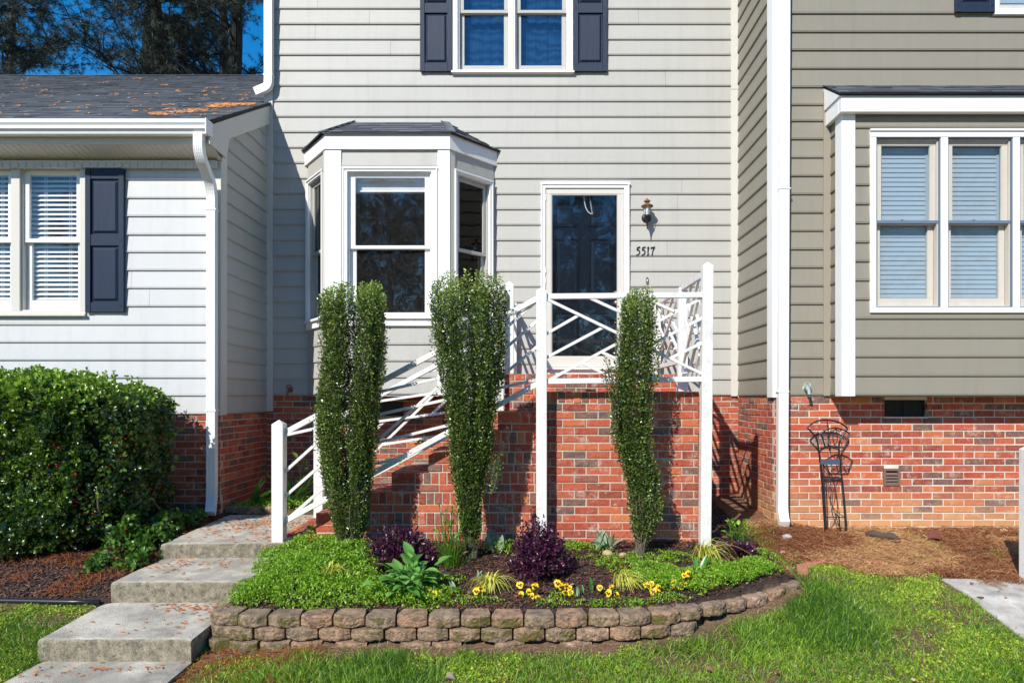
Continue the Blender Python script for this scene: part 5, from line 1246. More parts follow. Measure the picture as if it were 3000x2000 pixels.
for i in range(nv+1):
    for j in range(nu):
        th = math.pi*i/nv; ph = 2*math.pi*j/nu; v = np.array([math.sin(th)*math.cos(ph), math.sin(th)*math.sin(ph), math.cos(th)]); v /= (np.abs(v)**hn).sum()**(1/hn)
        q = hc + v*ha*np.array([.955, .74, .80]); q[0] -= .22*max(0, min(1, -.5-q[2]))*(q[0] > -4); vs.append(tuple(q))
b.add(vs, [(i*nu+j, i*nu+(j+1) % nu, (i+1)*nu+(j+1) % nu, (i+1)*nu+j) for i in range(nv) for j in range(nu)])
b.build('dark_core', simple('dark hedge core', (.012,.013,.008), .95), HG)  # solid near-black core put in for the shade between inner twigs
b = MB()
for k in range(26):
    x0 = RNG.uniform(-5.3, -3.4); y0 = RNG.uniform(5.7, 6.2); p = [Vector((x0, y0, -1.35))]
    for t in range(4): p.append(p[-1] + Vector((RNG.uniform(-.06, .08), RNG.uniform(-.10, .05), .16)))
    b.tube(p, [.014,.012,.010,.008,.006], 5)
b.build('stems', STEM, HG, recalc=False)
# stray shoots standing out of the clipped faces
Ps, Ns = hedge_pts(900); ks = (Ps[:, 0] > -5.5) & (Ps[:, 2] > -.9) & (RNG.random(900) < np.where(Ps[:, 2] > .1, .45, .10)); Ps, Ns = Ps[ks], Ns[ks]; q_ = []; dq = []
b = MB()
for p_, n_ in zip(Ps, Ns):
    dd = Vector(n_*.6 + RNG.normal(0, .25, 3) + np.array([0, 0, .6])).normalized(); l_ = RNG.uniform(.03, .09); p0 = Vector(p_); b.tube([p0, p0+dd*l_], .0018, 4)
    for t in np.arange(.25, 1.05, .13): q_.append(p0+dd*l_*t); dq.append(dd*.5 + Vector(rnd_dir(1)[0])*.8)
so_ = b.build('shoots', STEM, HG, recalc=False); so_['kind'] = 'stuff'; q_ = np.array(q_); dq = np.array(dq)
scatter('leaves', LEAF_HOLLY, q_, basis(dq, rnd_dir(len(q_), 0, 1)), RNG.uniform(.020, .034, len(q_)), HLM, HG, tint=RNG.uniform(.45, 1, len(q_)))
Pb, Nb = hedge_pts(2600); kb = (Pb[:, 0] > -5.3) & (vnoise(Pb[:, 0], Pb[:, 2], 7, 33) > .66) & (Pb[:, 2] < -.1) & (Pb[:, 2] > -1.1); Pb = Pb[kb] - Nb[kb]*.01; n = len(Pb)
ico = ([(0,0,-1),(.72,-.53,-.45),(-.28,-.85,-.45),(-.89,0,-.45),(-.28,.85,-.45),(.72,.53,-.45),(.28,-.85,.45),(-.72,-.53,.45),(-.72,.53,.45),(.28,.85,.45),(.89,0,.45),(0,0,1)],
       [(0,1,2),(1,0,5),(0,2,3),(0,3,4),(0,4,5),(1,5,10),(2,1,6),(3,2,7),(4,3,8),(5,4,9),(1,10,6),(2,6,7),(3,7,8),(4,8,9),(5,9,10),(6,10,11),(7,6,11),(8,7,11),(9,8,11),(10,9,11)])
bo_ = scatter('berries', ico, Pb, basis(rnd_dir(n), rnd_dir(n)), np.full(n, .0055), simple('red berries', (.55,.02,.01), .3), HG); bo_['kind'] = 'stuff'

# ---------------------------------------------------------------- generic plant builders
def leaf_grid(L_, W, nl=6, curve=.35, fold=.22, shape=None):
    """a broad leaf: 5 columns x nl rows, folded along the midrib and arched"""
    vs = []; fs = []
    for i in range(nl+1):
        t = i/nl; w = W*(math.sin(math.pi*min(1, t**.8*1.0))**.8 if shape is None else shape(t)); 
        if i in (0, nl): w = max(w, .002)
        for k in (-1, -.5, 0, .5, 1): vs.append((k*w, L_*t*(1-.12*t*curve), -curve*L_*t*t + abs(k)*w*fold*1.6 + (.012*W*math.cos(i*3.1) if abs(k) == 1 else 0)))
    for i in range(nl):
        for k in range(4): a = i*5+k; fs.append((a, a+1, a+6, a+5))
    return vs, fs
def rosette(name, label, cat, c, n, L_, W, mat, elev=(20, 75), group=None, curve=.5, fold=.2, shape=None, zoff=0, spread=.03, tint=(.2, .8), azr=(0, 360), stem=0.0):
    x, y = c; z = float(gz(x, y, False)) + zoff; root = None; P_, Rr, S_, T_ = [], [], [], []
    T = leaf_grid(1, W/L_, 6, curve, fold, shape); SB = MB()
    for i in range(n):
        az = R(RNG.uniform(*azr)); el = R(RNG.uniform(*elev)); d = Vector((math.cos(az)*math.cos(el), math.sin(az)*math.cos(el), math.sin(el)))
        b_ = Vector((x+RNG.normal(0, spread), y+RNG.normal(0, spread), z))
        if stem: q = b_ + Vector((d.x, d.y, d.z*.9+.35)).normalized()*stem*RNG.uniform(.25, 1.15); SB.tube([b_, b_.lerp(q, .5)+Vector((0,0,.01)), q], .0022, 4); b_ = q; d = Vector((d.x*1.3, d.y*1.3, d.z*.45+.12)).normalized()
        P_.append(b_); Rr.append(d); S_.append(L_*RNG.uniform(.65, 1.1)); T_.append(RNG.uniform(*tint))
    P_ = np.array(P_); d = np.array(Rr); rot = basis(d, np.tile([0, 0, 1.0], (n, 1)) + rnd_dir(n)*.12)
    rot2 = rot
    if stem:
        root = empty(name, (x, y, z), label, cat, group); SB.build('stems', mat, root, recalc=False); scatter('leaves', T, P_, rot2, np.array(S_), mat, root, tint=T_, smooth=True)
    else:
        root = scatter(name, T, P_, rot2, np.array(S_), mat, None, tint=T_, smooth=True); tag(root, label, cat, group)
    return root
def arching(name, label, c, n, L_, w, mat, spread=1.0, bias=(0, 0), cat='ornamental grass', up=(.5, 1.1), group=None, zoff=0):
    x, y = c; z = float(gz(x, y, False)) + zoff; K = 9; V = []; Fc = []; T_ = []
    for i in range(n):
        az = RNG.uniform(0, 2*np.pi); h = np.array([math.cos(az), math.sin(az)])*RNG.uniform(.15, 1.0)*spread + np.array(bias); el = RNG.uniform(*up); l = L_*RNG.uniform(.6, 1.1)
        t = np.linspace(0, 1, K); px = x + RNG.normal(0, .015) + h[0]*l*t*(.5+.5*t); py = y + RNG.normal(0, .015) + h[1]*l*t*(.5+.5*t); pz = z + l*(el*t - .95*el*t**2.4)
        hv = np.array([-h[1], h[0]])/(np.linalg.norm(h)+1e-6); ww = w*(1-.85*t**2)*RNG.uniform(.8, 1.2)/2
        b = len(V); 
        for k in range(K): V.append((px[k]-hv[0]*ww[k], py[k]-hv[1]*ww[k], pz[k])); V.append((px[k]+hv[0]*ww[k], py[k]+hv[1]*ww[k], pz[k]+.001))
        Fc += [(b+2*k, b+2*k+1, b+2*k+3, b+2*k+2) for k in range(K-1)]; tt = RNG.uniform(0, 1); T_ += [tt]*(2*K)
    me = raw_mesh(name, np.array(V), [np.array(Fc)], np.array(T_)); o = link(name, me, mat, smooth=True); tag(o, label, cat, group); return o
def mound(name, label, cat, blobs, n, size, mat, leaf=LEAF_OVAL, tint=(.25, .8), kind=None, group=None, up=.5, minz=.0):
    P_ = []; tot = sum(b[2]*b[3] for b in blobs)
    for (cx, cy, rx, ry, h) in blobs:
        m = int(n*rx*ry/tot); a = RNG.uniform(0, 2*np.pi, m); r = np.sqrt(RNG.random(m)); e = 1 + .25*np.sin(a*3+cx*9) + .12*np.sin(a*7+cy*5)
        x = cx + np.cos(a)*r*rx*e; y = cy + np.sin(a)*r*ry*e; hh = h*np.sqrt(np.clip(1-r**2.5, 0, 1))*(.70+.6*vnoise(x, y, 9, 2))
        z = gz(x, y, False) + minz + hh*(1-RNG.beta(1, 4, m)*.8) + .01; P_.append(np.stack([x, y, z], 1))
    P_ = np.concatenate(P_); P_ = P_[~((P_[:, 1] < wallY(P_[:, 0])+.10) & (P_[:, 0] > -2.1) & (P_[:, 0] < 2.2))]; n = len(P_)
    d = rnd_dir(n, -.15, 1); d[:, 2] += up*.6; rot = basis(d, rnd_dir(n, 0, 1)); s = RNG.uniform(size*.7, size*1.2, n)
    o = scatter(name, leaf, P_, rot, s, mat, tint=RNG.uniform(*tint, n)); tag(o, label, cat, group, kind); return o
GC = leaf_mat('ground cover leaves', (.050,.16,.010), (.34,.55,.040), .38, .35, .75)
IV = leaf_mat('ivy leaves', (.014,.055,.010), (.13,.26,.03), .35, .3, .9)
HS = leaf_mat('broad leaves', (.07,.22,.035), (.22,.46,.10), .35, .3, .6)
GL = leaf_mat('golden grass', (.30,.42,.03), (.85,.72,.16), .45, .3, .9)
PU = leaf_mat('purple leaves', (.022,.008,.024), (.20,.035,.095), .30, .2, .8)
LE = leaf_mat('felty grey leaves', (.15,.22,.12), (.40,.50,.33), .8, .2, .6)
ST = leaf_mat('strap leaves', (.025,.10,.018), (.10,.26,.04), .35, .3, .6)
YF_ = simple('yellow petals', (.85,.55,.015), .5); MR = simple('maroon blotch', (.07,.006,.012), .5)
# left ground cover, spilling over the wall
mound('ground_cover', 'bright green mat of small leaves filling the left end of the flower bed', 'ground cover', [(-1.72,4.86,.38,.30,.13),(-1.5,5.15,.55,.36,.17),(-1.75,5.42,.42,.30,.15),(-1.15,4.80,.40,.22,.09),(-.80,4.76,.30,.15,.06),(-1.15,5.35,.25,.22,.10),(-1.9,4.85,.16,.2,.10)], 26000, .019, GC, kind='stuff', leaf=LEAF_OVAL)
mound('ground_cover', 'bright green mat of small leaves at the right end of the flower bed', 'ground cover', [(1.22,4.97,.36,.20,.09),(1.5,5.12,.30,.18,.09),(.95,5.1,.3,.2,.05),(1.72,5.22,.18,.14,.08)], 13000, .017, GC, kind='stuff')
mound('ground_cover', 'thin low green weeds between the purple shrub and the porch wall', 'ground cover', [(.32,5.62,.30,.14,.05),(.75,5.35,.35,.16,.03),(1.0,5.45,.4,.12,.03),(-.2,5.6,.2,.12,.06),(1.9,5.55,.2,.12,.05)], 3600, .017, GC, kind='stuff')
mound('ground_cover', 'low green leaves and sprouts along the inner edge of the block wall', 'ground cover', [(-.4,4.72,.2,.06,.03),(.12,4.68,.12,.05,.03),(.55,4.68,.30,.07,.03),(.95,4.75,.16,.06,.03),(-.62,5.0,.12,.1,.05),(.2,4.8,.1,.05,.02)], 1900, .015, GC, kind='stuff')
mound('ground_cover', 'green ground cover in the shade behind the top of the path', 'ground cover', [(-2.5,7.1,.45,.2,.07),(-1.9,7.2,.35,.2,.07),(-2.85,6.98,.25,.1,.05)], 4200, .020, GC, kind='stuff', minz=.02)
mound('ivy', 'round-leaved ivy trailing from the foot of the hedge along the path', 'ivy', [(-3.13,5.42,.10,.14,.08),(-3.16,5.72,.13,.25,.15),(-3.33,5.62,.12,.20,.26),(-3.24,6.05,.13,.26,.20),(-3.38,5.35,.10,.10,.10),(-3.18,6.45,.10,.16,.13)], 1900, .038, IV, leaf=leaf_grid(1, .46, 5, .25, .12, lambda t: math.sin(math.pi*t**.62)**.55), tint=(.1, .8))
mound('weed', 'little weed growing at the back of the fourth brick step', 'weed', [(-1.02,6.45,.07,.04,.05)], 160, .022, GC, minz=float(-.457-gz(-1.02,6.45,False)))
mound('weed', 'little weed growing in the corner of the fifth brick step', 'weed', [(-1.33,6.5,.09,.04,.05)], 160, .022, GC, minz=float(-.629-gz(-1.33,6.5,False)))
mound('weed', 'tiny weed on the brick strip at the foot of the steps', 'weed', [(-1.92,5.95,.04,.03,.04)], 50, .025, GC, minz=float(-1.15-gz(-1.92,5.95,False)))
# broad-leaved plant
rosette('broad_leaf_plant', 'leafy plant with broad pointed green leaves above the block wall', 'plant', (-.86, 4.86), 80, .135, .038, HS, elev=(15, 85), stem=.20, curve=.35, spread=.06, tint=(.2,.9))
arching('golden_grass', 'golden tufted grass between the broad-leaved plant and the round purple shrub', (-.31, 4.93), 120, .33, .0085, GL, .75, group='golden grasses in the flower bed')
arching('golden_grass', 'golden tufted grass right of the round purple shrub, drooping to the right', (.64, 4.98), 120, .34, .0075, GL, .60, bias=(.25, -.15), group='golden grasses in the flower bed')
arching('golden_grass', 'sparse golden grass growing through the bright ground cover', (-1.44, 4.95), 44, .27, .0070, GL, .8, group='golden grasses in the flower bed', zoff=.10)
arching('golden_grass', 'golden grass spreading at the foot of the tall right post', (1.36, 5.46), 80, .45, .0072, GL, .7, bias=(.18, -.1), group='golden grasses in the flower bed')
# purple shrubs
def purple(name, label, c, r, h, n, size=.026, group='purple-leaved shrubs'):
    x, y = c; z = float(gz(x, y, False)); root = empty(name, (x, y, z), label, 'shrub', group); SB = MB(); P_, D_, T_ = [], [], []
    for i in range(n):
        az = RNG.uniform(0, 2*np.pi); el = math.asin(RNG.uniform(.02, 1)**1.15); k = RNG.uniform(.72, 1.06); tip = Vector((math.cos(az)*math.cos(el)*r*k, math.sin(az)*math.cos(el)*r*k*.85, .04 + math.sin(el)*(h-.04)*k))
        b_ = Vector((x, y, z)); mid = b_ + tip*.5 + Vector((0, 0, h*.14)); e = b_ + tip
        pts = [b_.lerp(mid, t)*(1-t) + mid.lerp(e, t)*t for t in (0, .25, .5, .75, 1)]
        if i % 3 == 0: SB.tube(pts, .0025, 4)
        for q in range(26):
            t = RNG.uniform(.42, 1.0); p = b_.lerp(mid, t)*(1-t) + mid.lerp(e, t)*t
            P_.append(p + Vector(RNG.normal(0, .012, 3))); v = (tip.normalized()*.5 + Vector(RNG.normal(0, .6, 3)) + Vector((0,0,.3))); D_.append(v); T_.append(.12 + .60*max(0, t-.75)*2*RNG.random() + RNG.uniform(-.1, .15))
    P_ = np.array(P_); D_ = np.array(D_); m = len(P_); SB.build('stems', STEM, root, recalc=False)
    scatter('leaves', LEAF_OVAL, P_, basis(D_, rnd_dir(m, -.2, 1)), RNG.uniform(size*.7, size*1.25, m), PU, root, tint=np.array(T_)); return root
purple('purple_shrub', 'round purple-leaved shrub in the centre of the bed, left of the drooping grass', (.045, 5.12), .235, .44, 230)
purple('purple_shrub', 'wider purple-leaved shrub between the two tall hollies on the left', (-1.03, 5.28), .29, .33, 210)
purple('purple_plant', 'tiny dark purple plant beside the tall right post', (1.66, 5.52), .11, .09, 14, .045, None)
# felty, strap-leaved and other small plants
rosette('felty_plant', 'grey-green felty leaved plant against the porch wall, left of the thinnest holly', 'plant', (.585, 5.66), 20, .17, .026, LE, elev=(48, 88), curve=.25, group='felty grey plants', spread=.045)
rosette('felty_plant', 'grey-green felty leaved plant right of the widest holly', 'plant', (-.29, 5.62), 15, .16, .022, LE, elev=(48, 88), curve=.25, group='felty grey plants', spread=.04)
rosette('lily', 'strap-leaved lily against the brick corner behind the path', 'plant', (-2.87, 7.05), 9, .46, .034, ST, elev=(38, 85), curve=.3, azr=(-80, 80), spread=.02)
rosette('lily', 'strap-leaved lily close behind the railing foot post', 'plant', (-2.50, 7.1), 9, .50, .030, ST, elev=(50, 85), curve=.25, azr=(-90, 270), spread=.03)
rosette('young_shrub', 'young leafy shrub seen through the foot of the railing', 'plant', (-2.34, 7.05), 34, .085, .022, IV, elev=(20, 80), stem=.48, curve=.2, spread=.02, tint=(.3,.9))
rosette('leafy_weed', 'leafy weed with reddish stems at the foot of the widest holly', 'weed', (-.62, 5.30), 60, .055, .011, GC, elev=(45, 88), stem=.42, curve=.2, spread=.05, tint=(.1,.7))
rosette('leafy_plant', 'bright green bushy plant right of the tall right post', 'plant', (1.76, 5.88), 46, .050, .016, GC, elev=(20, 85), stem=.16, curve=.2, spread=.04)
for i, (px, Y, L_, lab) in enumerate(((1735, 4.88, .13, 'two upright tulip leaves between the middle pansies'), (1712, 4.84, .10, 'small tulip leaves just left of the taller tulip leaves'), (1688+4, 4.80, .09, 'low tulip leaf right of the third pansy clump'), (2048, 5.05, .20, 'upright dark green iris leaves in the right ground cover'), (2195, 5.22, .10, 'small upright leaf in the far right ground cover'), (1325, 4.86, .10, 'small upright leaf right of the broad-leaved plant'), (1150+250, 5.08, .08, 'small pale leaf below the golden grass'))):
    rosette('tulip_leaves', lab, 'leaves', (X_(px, Y), Y), 3, L_, L_*.13, LE if i in (2, 5, 6) else ST, elev=(66, 88), curve=.15, spread=.012, group='sprouting bulb leaves in the bed')
# pansies
def pansy(label, px, py, spots, size=.021, orange=False):
    Y = 4.72
    for _ in range(6): Y = -float(gz(X_(px, Y), Y, False))*F/(py+18-CY)
    x = X_(px, Y); z = float(gz(x, Y, False)); root = empty('pansy', (x, Y, z), label, 'flowers', 'yellow pansies along the front of the bed')
    m = 34; a = RNG.uniform(0, 6.28, m); rr = RNG.uniform(0, .07, m); P_ = np.stack([x+np.cos(a)*rr, Y+.02+np.sin(a)*rr*.7, z+RNG.uniform(.005, .035, m)], 1)
    scatter('leaves', LEAF_OVAL, P_, basis(rnd_dir(m, 0, .8), rnd_dir(m, .2, 1)), RNG.uniform(.022, .038, m), IV, root, tint=RNG.uniform(.3, .9, m))
    for (dx, dy) in spots:
        c = at(px+dx, py+dy, Y-.02+RNG.uniform(-.02, .02)); f = Vector((RNG.uniform(-.9, .9), -1, RNG.uniform(-.4, .8))).normalized(); sz_ = size; size = sz_*RNG.uniform(.8, 1.15)
        sd = f.cross(Vector((RNG.uniform(-.35,.35),0,1))).normalized(); u = sd.cross(f).normalized(); b = MB(); bl = MB()
        for k, (ang, rad, off) in enumerate(((60, 1.0, .004), (120, 1.0, .004), (175, .95, .002), (5, .95, .002), (270, 1.15, 0))):
            aa = R(ang); cc = c + (sd*math.cos(aa)+u*math.sin(aa))*size*.55 - f*off; vs = [cc + f*.002]
            for q in range(9): t = 2*math.pi*q/9; vs.append(cc + (sd*math.cos(t)+u*math.sin(t))*size*.62*rad*(1+.06*math.sin(t*5)) + f*.004*math.sin(t*2+k))
            b.add(vs, [(0, 1+q, 1+(q+1) % 9) for q in range(9)])
            if k >= 2:
                dd = c + (sd*math.cos(aa)+u*math.sin(aa))*size*.36 + f*.0045; bl.add([dd + (sd*math.cos(t)+u*math.sin(t))*size*.30 for t in [R(60*q) for q in range(6)]], [tuple(range(6))])
        fo = b.build('flower', YF_, root, recalc=False); bl.build('blotch', MR, fo, recalc=False)
        size = sz_; st = MB(); st.tube([c + f*-.004, Vector((c.x*.5+x*.5, c.y*.5+(Y+.02)*.5, c.z*.5+z*.5)), Vector((x, Y+.02, z))], .0013, 4); st.build('stem', ST, root, recalc=False)
pansy('pansy clump with two flowers, below the golden grass', 1407, 1728, [(-12,2),(8,4),(0,-6)])
pansy('fullest pansy clump, six flowers on the left below the round purple shrub', 1545, 1732, [(-22,-20),(-18,8),(4,0),(22,-16),(14,12),(30,18)])
pansy('tall pansy clump directly right of the six-flowered one', 1645, 1725, [(-12,-18),(14,-10),(-12,26),(8,8),(26,8),(-2,-8),(24,-4)])
pansy('pansy clump with flowers facing away, beside the tulip leaves', 1785, 1722, [(-28,-2),(8,-2),(-2,14),(22,20)])
pansy('pansy clump growing in the end of the drooping golden grass', 1905, 1716, [(-12,-4),(4,-8),(8,14),(24,4),(6,2)])
pansy('rightmost pansy clump beside the right ground cover', 1992, 1706, [(-16,0),(0,8),(14,4),(12,-22),(24,-28)])
pansy('orange-yellow pansy clump under the broad pointed leaves', 1262, 1738, [(-22,4),(-6,-6),(10,2),(22,-2)])
# stones and debris
def rock(name, label, c, r, mat, sq=(1,1,.7), cat='stone', sub=2):
    bm = bmesh.new(); bmesh.ops.create_icosphere(bm, subdivisions=sub, radius=1); random.seed(int(c[0]*1000))
    for v in bm.verts: v.co = Vector((v.co.x*sq[0], v.co.y*sq[1], v.co.z*sq[2]))*r*random.uniform(.86, 1.1)
    me = bpy.data.meshes.new(name); bm.to_mesh(me); bm.free(); o = link(name, me, mat); o.location = c; tag(o, label, cat); return o
rock('stone', 'pale grey stone on orange litter below the right downspout', (2.34, 6.33, -1.275), .048, M['rock'])
tanrock = paint('tan stone', (.48,.34,.19), .9, .3, None, .8)
rock('stone', 'tan stone at the foot of the felty plant', (.60, 5.50, -1.235), .045, tanrock); rock('stone', 'small tan stone right of the felty plant', (.72, 5.48, -1.245), .035, tanrock)
rock('stone', 'flat tan stone at the edge of the straw and grass', (2.86, 5.48, -1.39), .05, tanrock, (1.3,1,.4))
m = MB(); m.tube([(3.12, 6.44, -1.270), (3.17, 6.41, -1.250), (3.23, 6.36, -1.262), (3.29, 6.31, -1.255), (3.35, 6.27, -1.29)], [.020, .034, .029, .036, .018], 9); o = m.build('bark_piece', M['bark_log'], smooth=True); tag(o, 'dark rotted piece of wood lying in the straw below the louvre', 'wood')
def dead_leaf(label, c, s, col):
    T = leaf_grid(1, .42, 6, .5, .5); a = rnd_dir(1, .0, .2); o = scatter('fallen_leaf', T, np.array([c]), basis(np.array([[.9, -.3, .15]]), np.array([[0, -.5, 1.0]])), np.array([s]), leaf_mat('dead leaf', col, tuple(x*1.5 for x in col), .8, .1, .2), tint=np.array([.3]), smooth=True); tag(o, label, 'leaf')
dead_leaf('curled red-brown leaf in the straw under the brick wall', (3.62, 6.30, -1.275), .16, (.14,.04,.025)); dead_leaf('small brown leaf lying on the lawn at the lower right', (1.02, 4.05, -1.59), .045, (.20,.09,.05))
dead_leaf('grey curled leaf lying on the lawn near the bottom edge', (-.50, 3.97, -1.60), .055, (.22,.17,.14))

# ---------------------------------------------------------------- wrought-iron plant stand against the right wall
TR = empty('plant_stand', (2.95, 6.6, -1.3), 'leaning black wrought-iron plant stand against the right brick wall', 'plant stand')
def tp(pts, Y0=6.66, Y1=6.60, sy=(1228, 1570)):
    out = []
    for a, b in pts:
        px, py = 2340 + a/4.127, 1200 + b/4.127; t = (py-1228)/(342); out.append(at(px, py, Y0 + (Y1-Y0)*t))
    return out
def curve(pts, k=5):
    P = [Vector((a, b, 0)) for a, b in pts]; o = []
    for i in range(len(P)-1):
        p0, p1, p2, p3 = P[max(i-1,0)], P[i], P[i+1], P[min(i+2,len(P)-1)]
        for q in range(k): t = q/k; o.append(.5*((2*p1)+(-p0+p2)*t+(2*p0-5*p1+4*p2-p3)*t*t+(-p0+3*p1-3*p2+p3)*t**3))
    o.append(P[-1]); return [(v.x, v.y) for v in o]
m = MB(); m.tube(tp(curve([(320,1480),(300,1180),(280,860),(255,600),(245,500),(215,350),(160,275),(108,222)])), .0085, 7); m.tube(tp(curve([(108,222),(150,175),(240,132),(340,124),(450,140),(530,175),(585,218)])), .0085, 7)
m.tube(tp(curve([(585,218),(575,255),(520,330),(495,390),(487,460),(490,560),(505,700),(535,1000),(560,1300),(568,1460)])), .0085, 7); m.tube(tp(curve([(440,1250),(480,1290),(495,1400),(505,1530)])), .006, 6)
m.tube(tp([(300,640),(325,1300),(322,1480)]), .006, 6); m.build('frame', M['iron'], TR)
for c in ([(215,350),(280,310),(370,300),(450,318),(510,345)], [(210,330),(290,290),(380,280),(470,300)], [(343,126),(355,250),(362,400),(372,500)], [(240,455),(490,458)], [(245,510),(490,512)], [(330,1295),(550,1298)]): m = MB(); m.tube(tp(curve(c) if len(c) > 2 else c), .0045, 6); m.build('crossbar', M['iron'], TR)
m = MB()
for c in ([(280,655),(330,720),(370,800),(355,930),(375,1080),(430,1200),(545,1290)], [(490,650),(430,740),(385,840),(378,960),(385,1100),(440,1260),(485,1400)], [(300,640),(400,800),(440,960),(430,1120),(380,1230),(330,1290)], [(310,740),(400,840),(450,980),(468,1120),(465,1240),(430,1350)]): m.tube(tp(curve(c)), .0032, 6)
m.build('scroll', M['iron'], TR)
m = MB(); fr = lambda p: tp(p, 6.50, 6.46)
for c, r_ in (([(320,455),(300,380),(280,320),(270,290),(290,270),(350,235),(440,218),(530,240),(590,270),(610,290),(600,330),(575,400),(550,455)], .007), ([(270,290),(300,345),(340,350),(350,320)], .004), ([(440,220),(420,270),(412,340),(430,410),(450,448)], .004), ([(440,220),(462,280),(468,340),(455,400),(430,440)], .004),
              ([(610,290),(580,345),(545,355),(530,330)], .004), ([(375,250),(410,262),(440,222),(480,260),(520,250)], .004), ([(390,400),(360,395),(352,425),(380,450),(415,445),(425,420)], .004), ([(490,395),(515,400),(520,430),(490,450),(455,440)], .004), ([(320,455),(550,455)], .006)): m.tube(fr(curve(c) if len(c) > 2 else c), r_, 6)
pa, pb = fr([(320,455)])[0], fr([(550,455)])[0]; m.tube([pa, tp([(245,458)])[0]], .005, 6); m.tube([pb, tp([(490,458)])[0]], .005, 6); m.build('basket', M['iron'], TR)
m = MB(); a_, b_ = tp([(262,628)], 6.60, 6.58)[0], tp([(498,628)], 6.60, 6.58)[0]; m.box(a_.x, b_.x, a_.y-.004, a_.y+.004, a_.z-.026, a_.z+.024); m.build('shelf_bar', M['slate'], TR, bevel=.002)

# ---------------------------------------------------------------- pines
BK = paint('pine bark', (.012,.010,.009), .95, .5, (3,3,.8), 1.0); PN = leaf_mat('pine needles', (.003,.008,.005), (.028,.042,.012), .5, .05, .9)
def tuft():
    vs, fs = [], []; rs = random.Random(3)
    for i in range(34):
        a = rs.uniform(0, 6.28); e = rs.uniform(-.5, 1.25); d = Vector((math.cos(a)*math.cos(e), math.sin(a)*math.cos(e), math.sin(e))); sd = d.cross(Vector((rs.random(), rs.random(), rs.random()))).normalized()*.028
        b = len(vs); vs += [sd*.6, -sd*.6, d*rs.uniform(.75, 1.05)]; fs.append((b, b+1, b+2))
    return [tuple(v) for v in vs], fs
TF = tuft()
def pine(root, seed, H, r0, zc, nb, lmax, dens=1.0, s=.20):
    g = np.random.default_rng(seed); B = MB(); n = 14; tr = [(.25*math.sin(k*.55+seed)*k/n, .2*math.cos(k*.4+seed)*k/n, H*k/n) for k in range(n+1)]
    T = MB(); T.tube(tr, [r0*(1-.75*(k/n)) for k in range(n+1)], 10); P_ = []
    for i in range(nb):
        z = zc + (H-zc)*(i+g.random())/nb*.98; k = z/H*n; j = min(int(k), n-1); c = Vector(tr[j]).lerp(Vector(tr[j+1]), k-j)
        az = g.uniform(0, 6.28); L_ = lmax*(1-.75*((z-zc)/(H-zc))**1.5)*g.uniform(.5, 1.0); el = g.uniform(-.1, .7); p = [c]; dv = Vector((math.cos(az)*math.cos(el), math.sin(az)*math.cos(el), math.sin(el)))
        m_ = 7
        for q in range(m_): dv = (dv + Vector(g.normal(0, .16, 3)) + Vector((0,0,.03))).normalized(); p.append(p[-1] + dv*L_/m_)
        T.tube(p, [max(.008, .055*(L_/lmax)*(1-q/(m_+1.0))) for q in range(m_+1)], 6)
        for q in range(int(9*dens)):
            t = g.uniform(.25, 1)*m_; a = min(int(t), m_-1); b = p[a].lerp(p[a+1], t-a); d2 = (dv + Vector(g.normal(0, .8, 3))).normalized(); l2 = g.uniform(.4, 1.5); tw = [b]
            for w in range(4): d2 = (d2 + Vector(g.normal(0, .22, 3)) + Vector((0,0,.05))).normalized(); tw.append(tw[-1] + d2*l2/4)
            T.tube(tw, [.016, .012, .010, .008, .005], 4)
            for w in range(1, 5):
                for h in range(3): P_.append(tw[w] + Vector(g.normal(0, .07, 3)))
    P_ = np.array(P_); m = len(P_)
    trunk = T.build('trunk', BK, root, recalc=False); rot = basis(rnd_dir(m), rnd_dir(m))
    cr = scatter('crown', TF, P_, rot, RNG.uniform(s*.7, s*1.15, m), PN, root, tint=RNG.uniform(0, .9, m)); print('pine', m)
    return trunk, cr
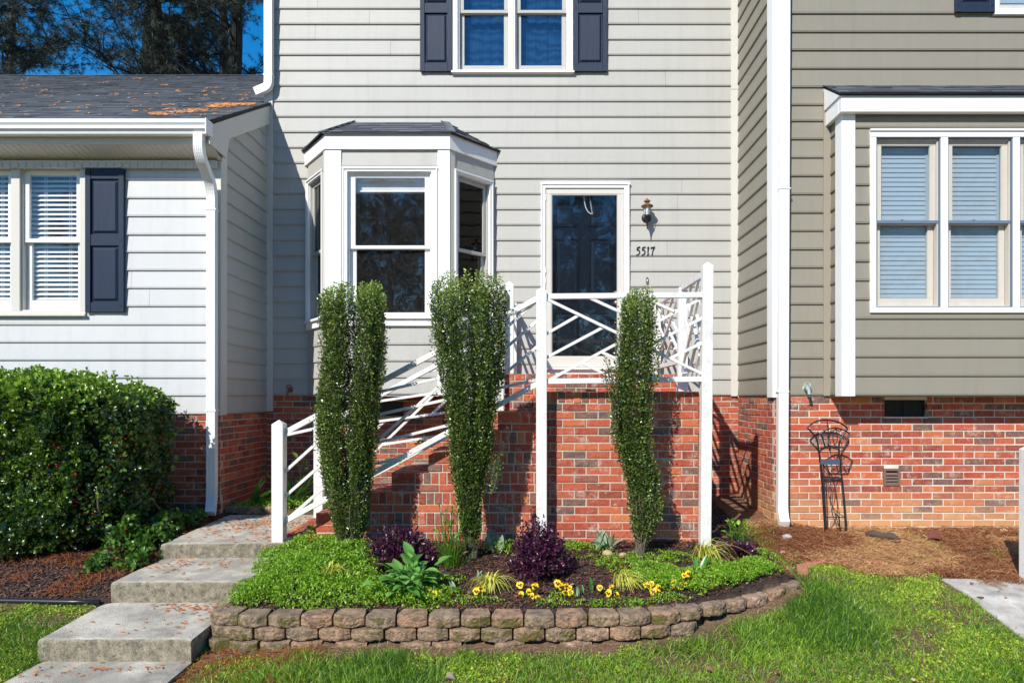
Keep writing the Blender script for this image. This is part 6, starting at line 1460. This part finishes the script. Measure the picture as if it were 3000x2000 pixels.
def place_pine(x, y, label, proto=None, seed=1, H=19, r0=.34, zc=8.2, nb=46, lmax=5.0, yaw=0, sc=1, group='pines behind the left house', dens=1.0):
    r_ = empty('pine_tree', (0, 0, 0), label, 'tree', group)
    if proto is None: pine(r_, seed, H, r0, zc, nb, lmax, dens)
    else:
        for ch in proto.children: c = ch.copy(); COL.objects.link(c); c.parent = r_; c.matrix_parent_inverse = Matrix()
    r_.location = (x, y, -1.2 if y > 0 else -2.3 - 4.5*(y < -26)); r_.rotation_euler = (0, 0, yaw); r_.scale = (sc, sc, sc); return r_
p1 = place_pine(-12.0, 22, 'pine with forked bare trunk near the middle of the roof ridge', seed=4, nb=44, zc=8.0)
p2 = place_pine(-9.9, 22.5, 'dark straight pine trunk nearest the tall house corner', seed=9, r0=.38, H=20, nb=44, zc=8.5, lmax=4.2)
place_pine(-17.2, 21, 'pine crown spreading over the left edge of the roof', proto=p1, yaw=2.1)
place_pine(-15.0, 27, 'pine crown farther back between the left edge and the forked trunk', proto=p2, yaw=3.9)
place_pine(-13.2, 29, 'pine crown filling the sky between the two nearest trunks', proto=p2, yaw=5.5, sc=1.1)
place_pine(-20.5, 27, 'pine crown farther back at the far left', proto=p1, yaw=4.4, sc=1.05)
p3 = place_pine(0.8, -38, 'dark tree across the street, reflected in the door and window glass', seed=21, nb=80, zc=2.2, H=15, lmax=5.5, dens=1.25, group='trees across the street'); p3.location.z = -1.9
for i, (x, y, sc, yaw) in enumerate(((-7, -30, 1.0, 1), (-14.5, -32, 1.1, 2), (6.5, -29, .95, 3), (13.5, -32, 1.05, 4), (-22, -33, 1.1, 5), (21, -33, 1.1, .5), (-3.2, -27, .8, 2.6), (3.0, -33, 1.05, 5.5), (-11, -38, 1.2, 3.5), (10, -38, 1.2, 1.7))):
    q = place_pine(x, y, 'dark tree across the street, reflected in the door and window glass', proto=p3, yaw=yaw, sc=sc, group='trees across the street'); q.location.z = -1.9
# trees across the street, seen only as reflections in the glass
for i, (x, y, sc, yaw) in enumerate(((-17, -24, .78, .3), (-9.5, -23, .66, 1.2), (2.5, -22, .62, 3.3), (9, -25, .72, 4.1), (16, -23, .80, 5.2), (24, -26, .8, .9), (-25, -26, .8, 2.2))):
    place_pine(x, y, 'dark tree across the street, reflected in the door and window glass', proto=(p1, p2)[i % 2], yaw=yaw, sc=sc, group='trees across the street')
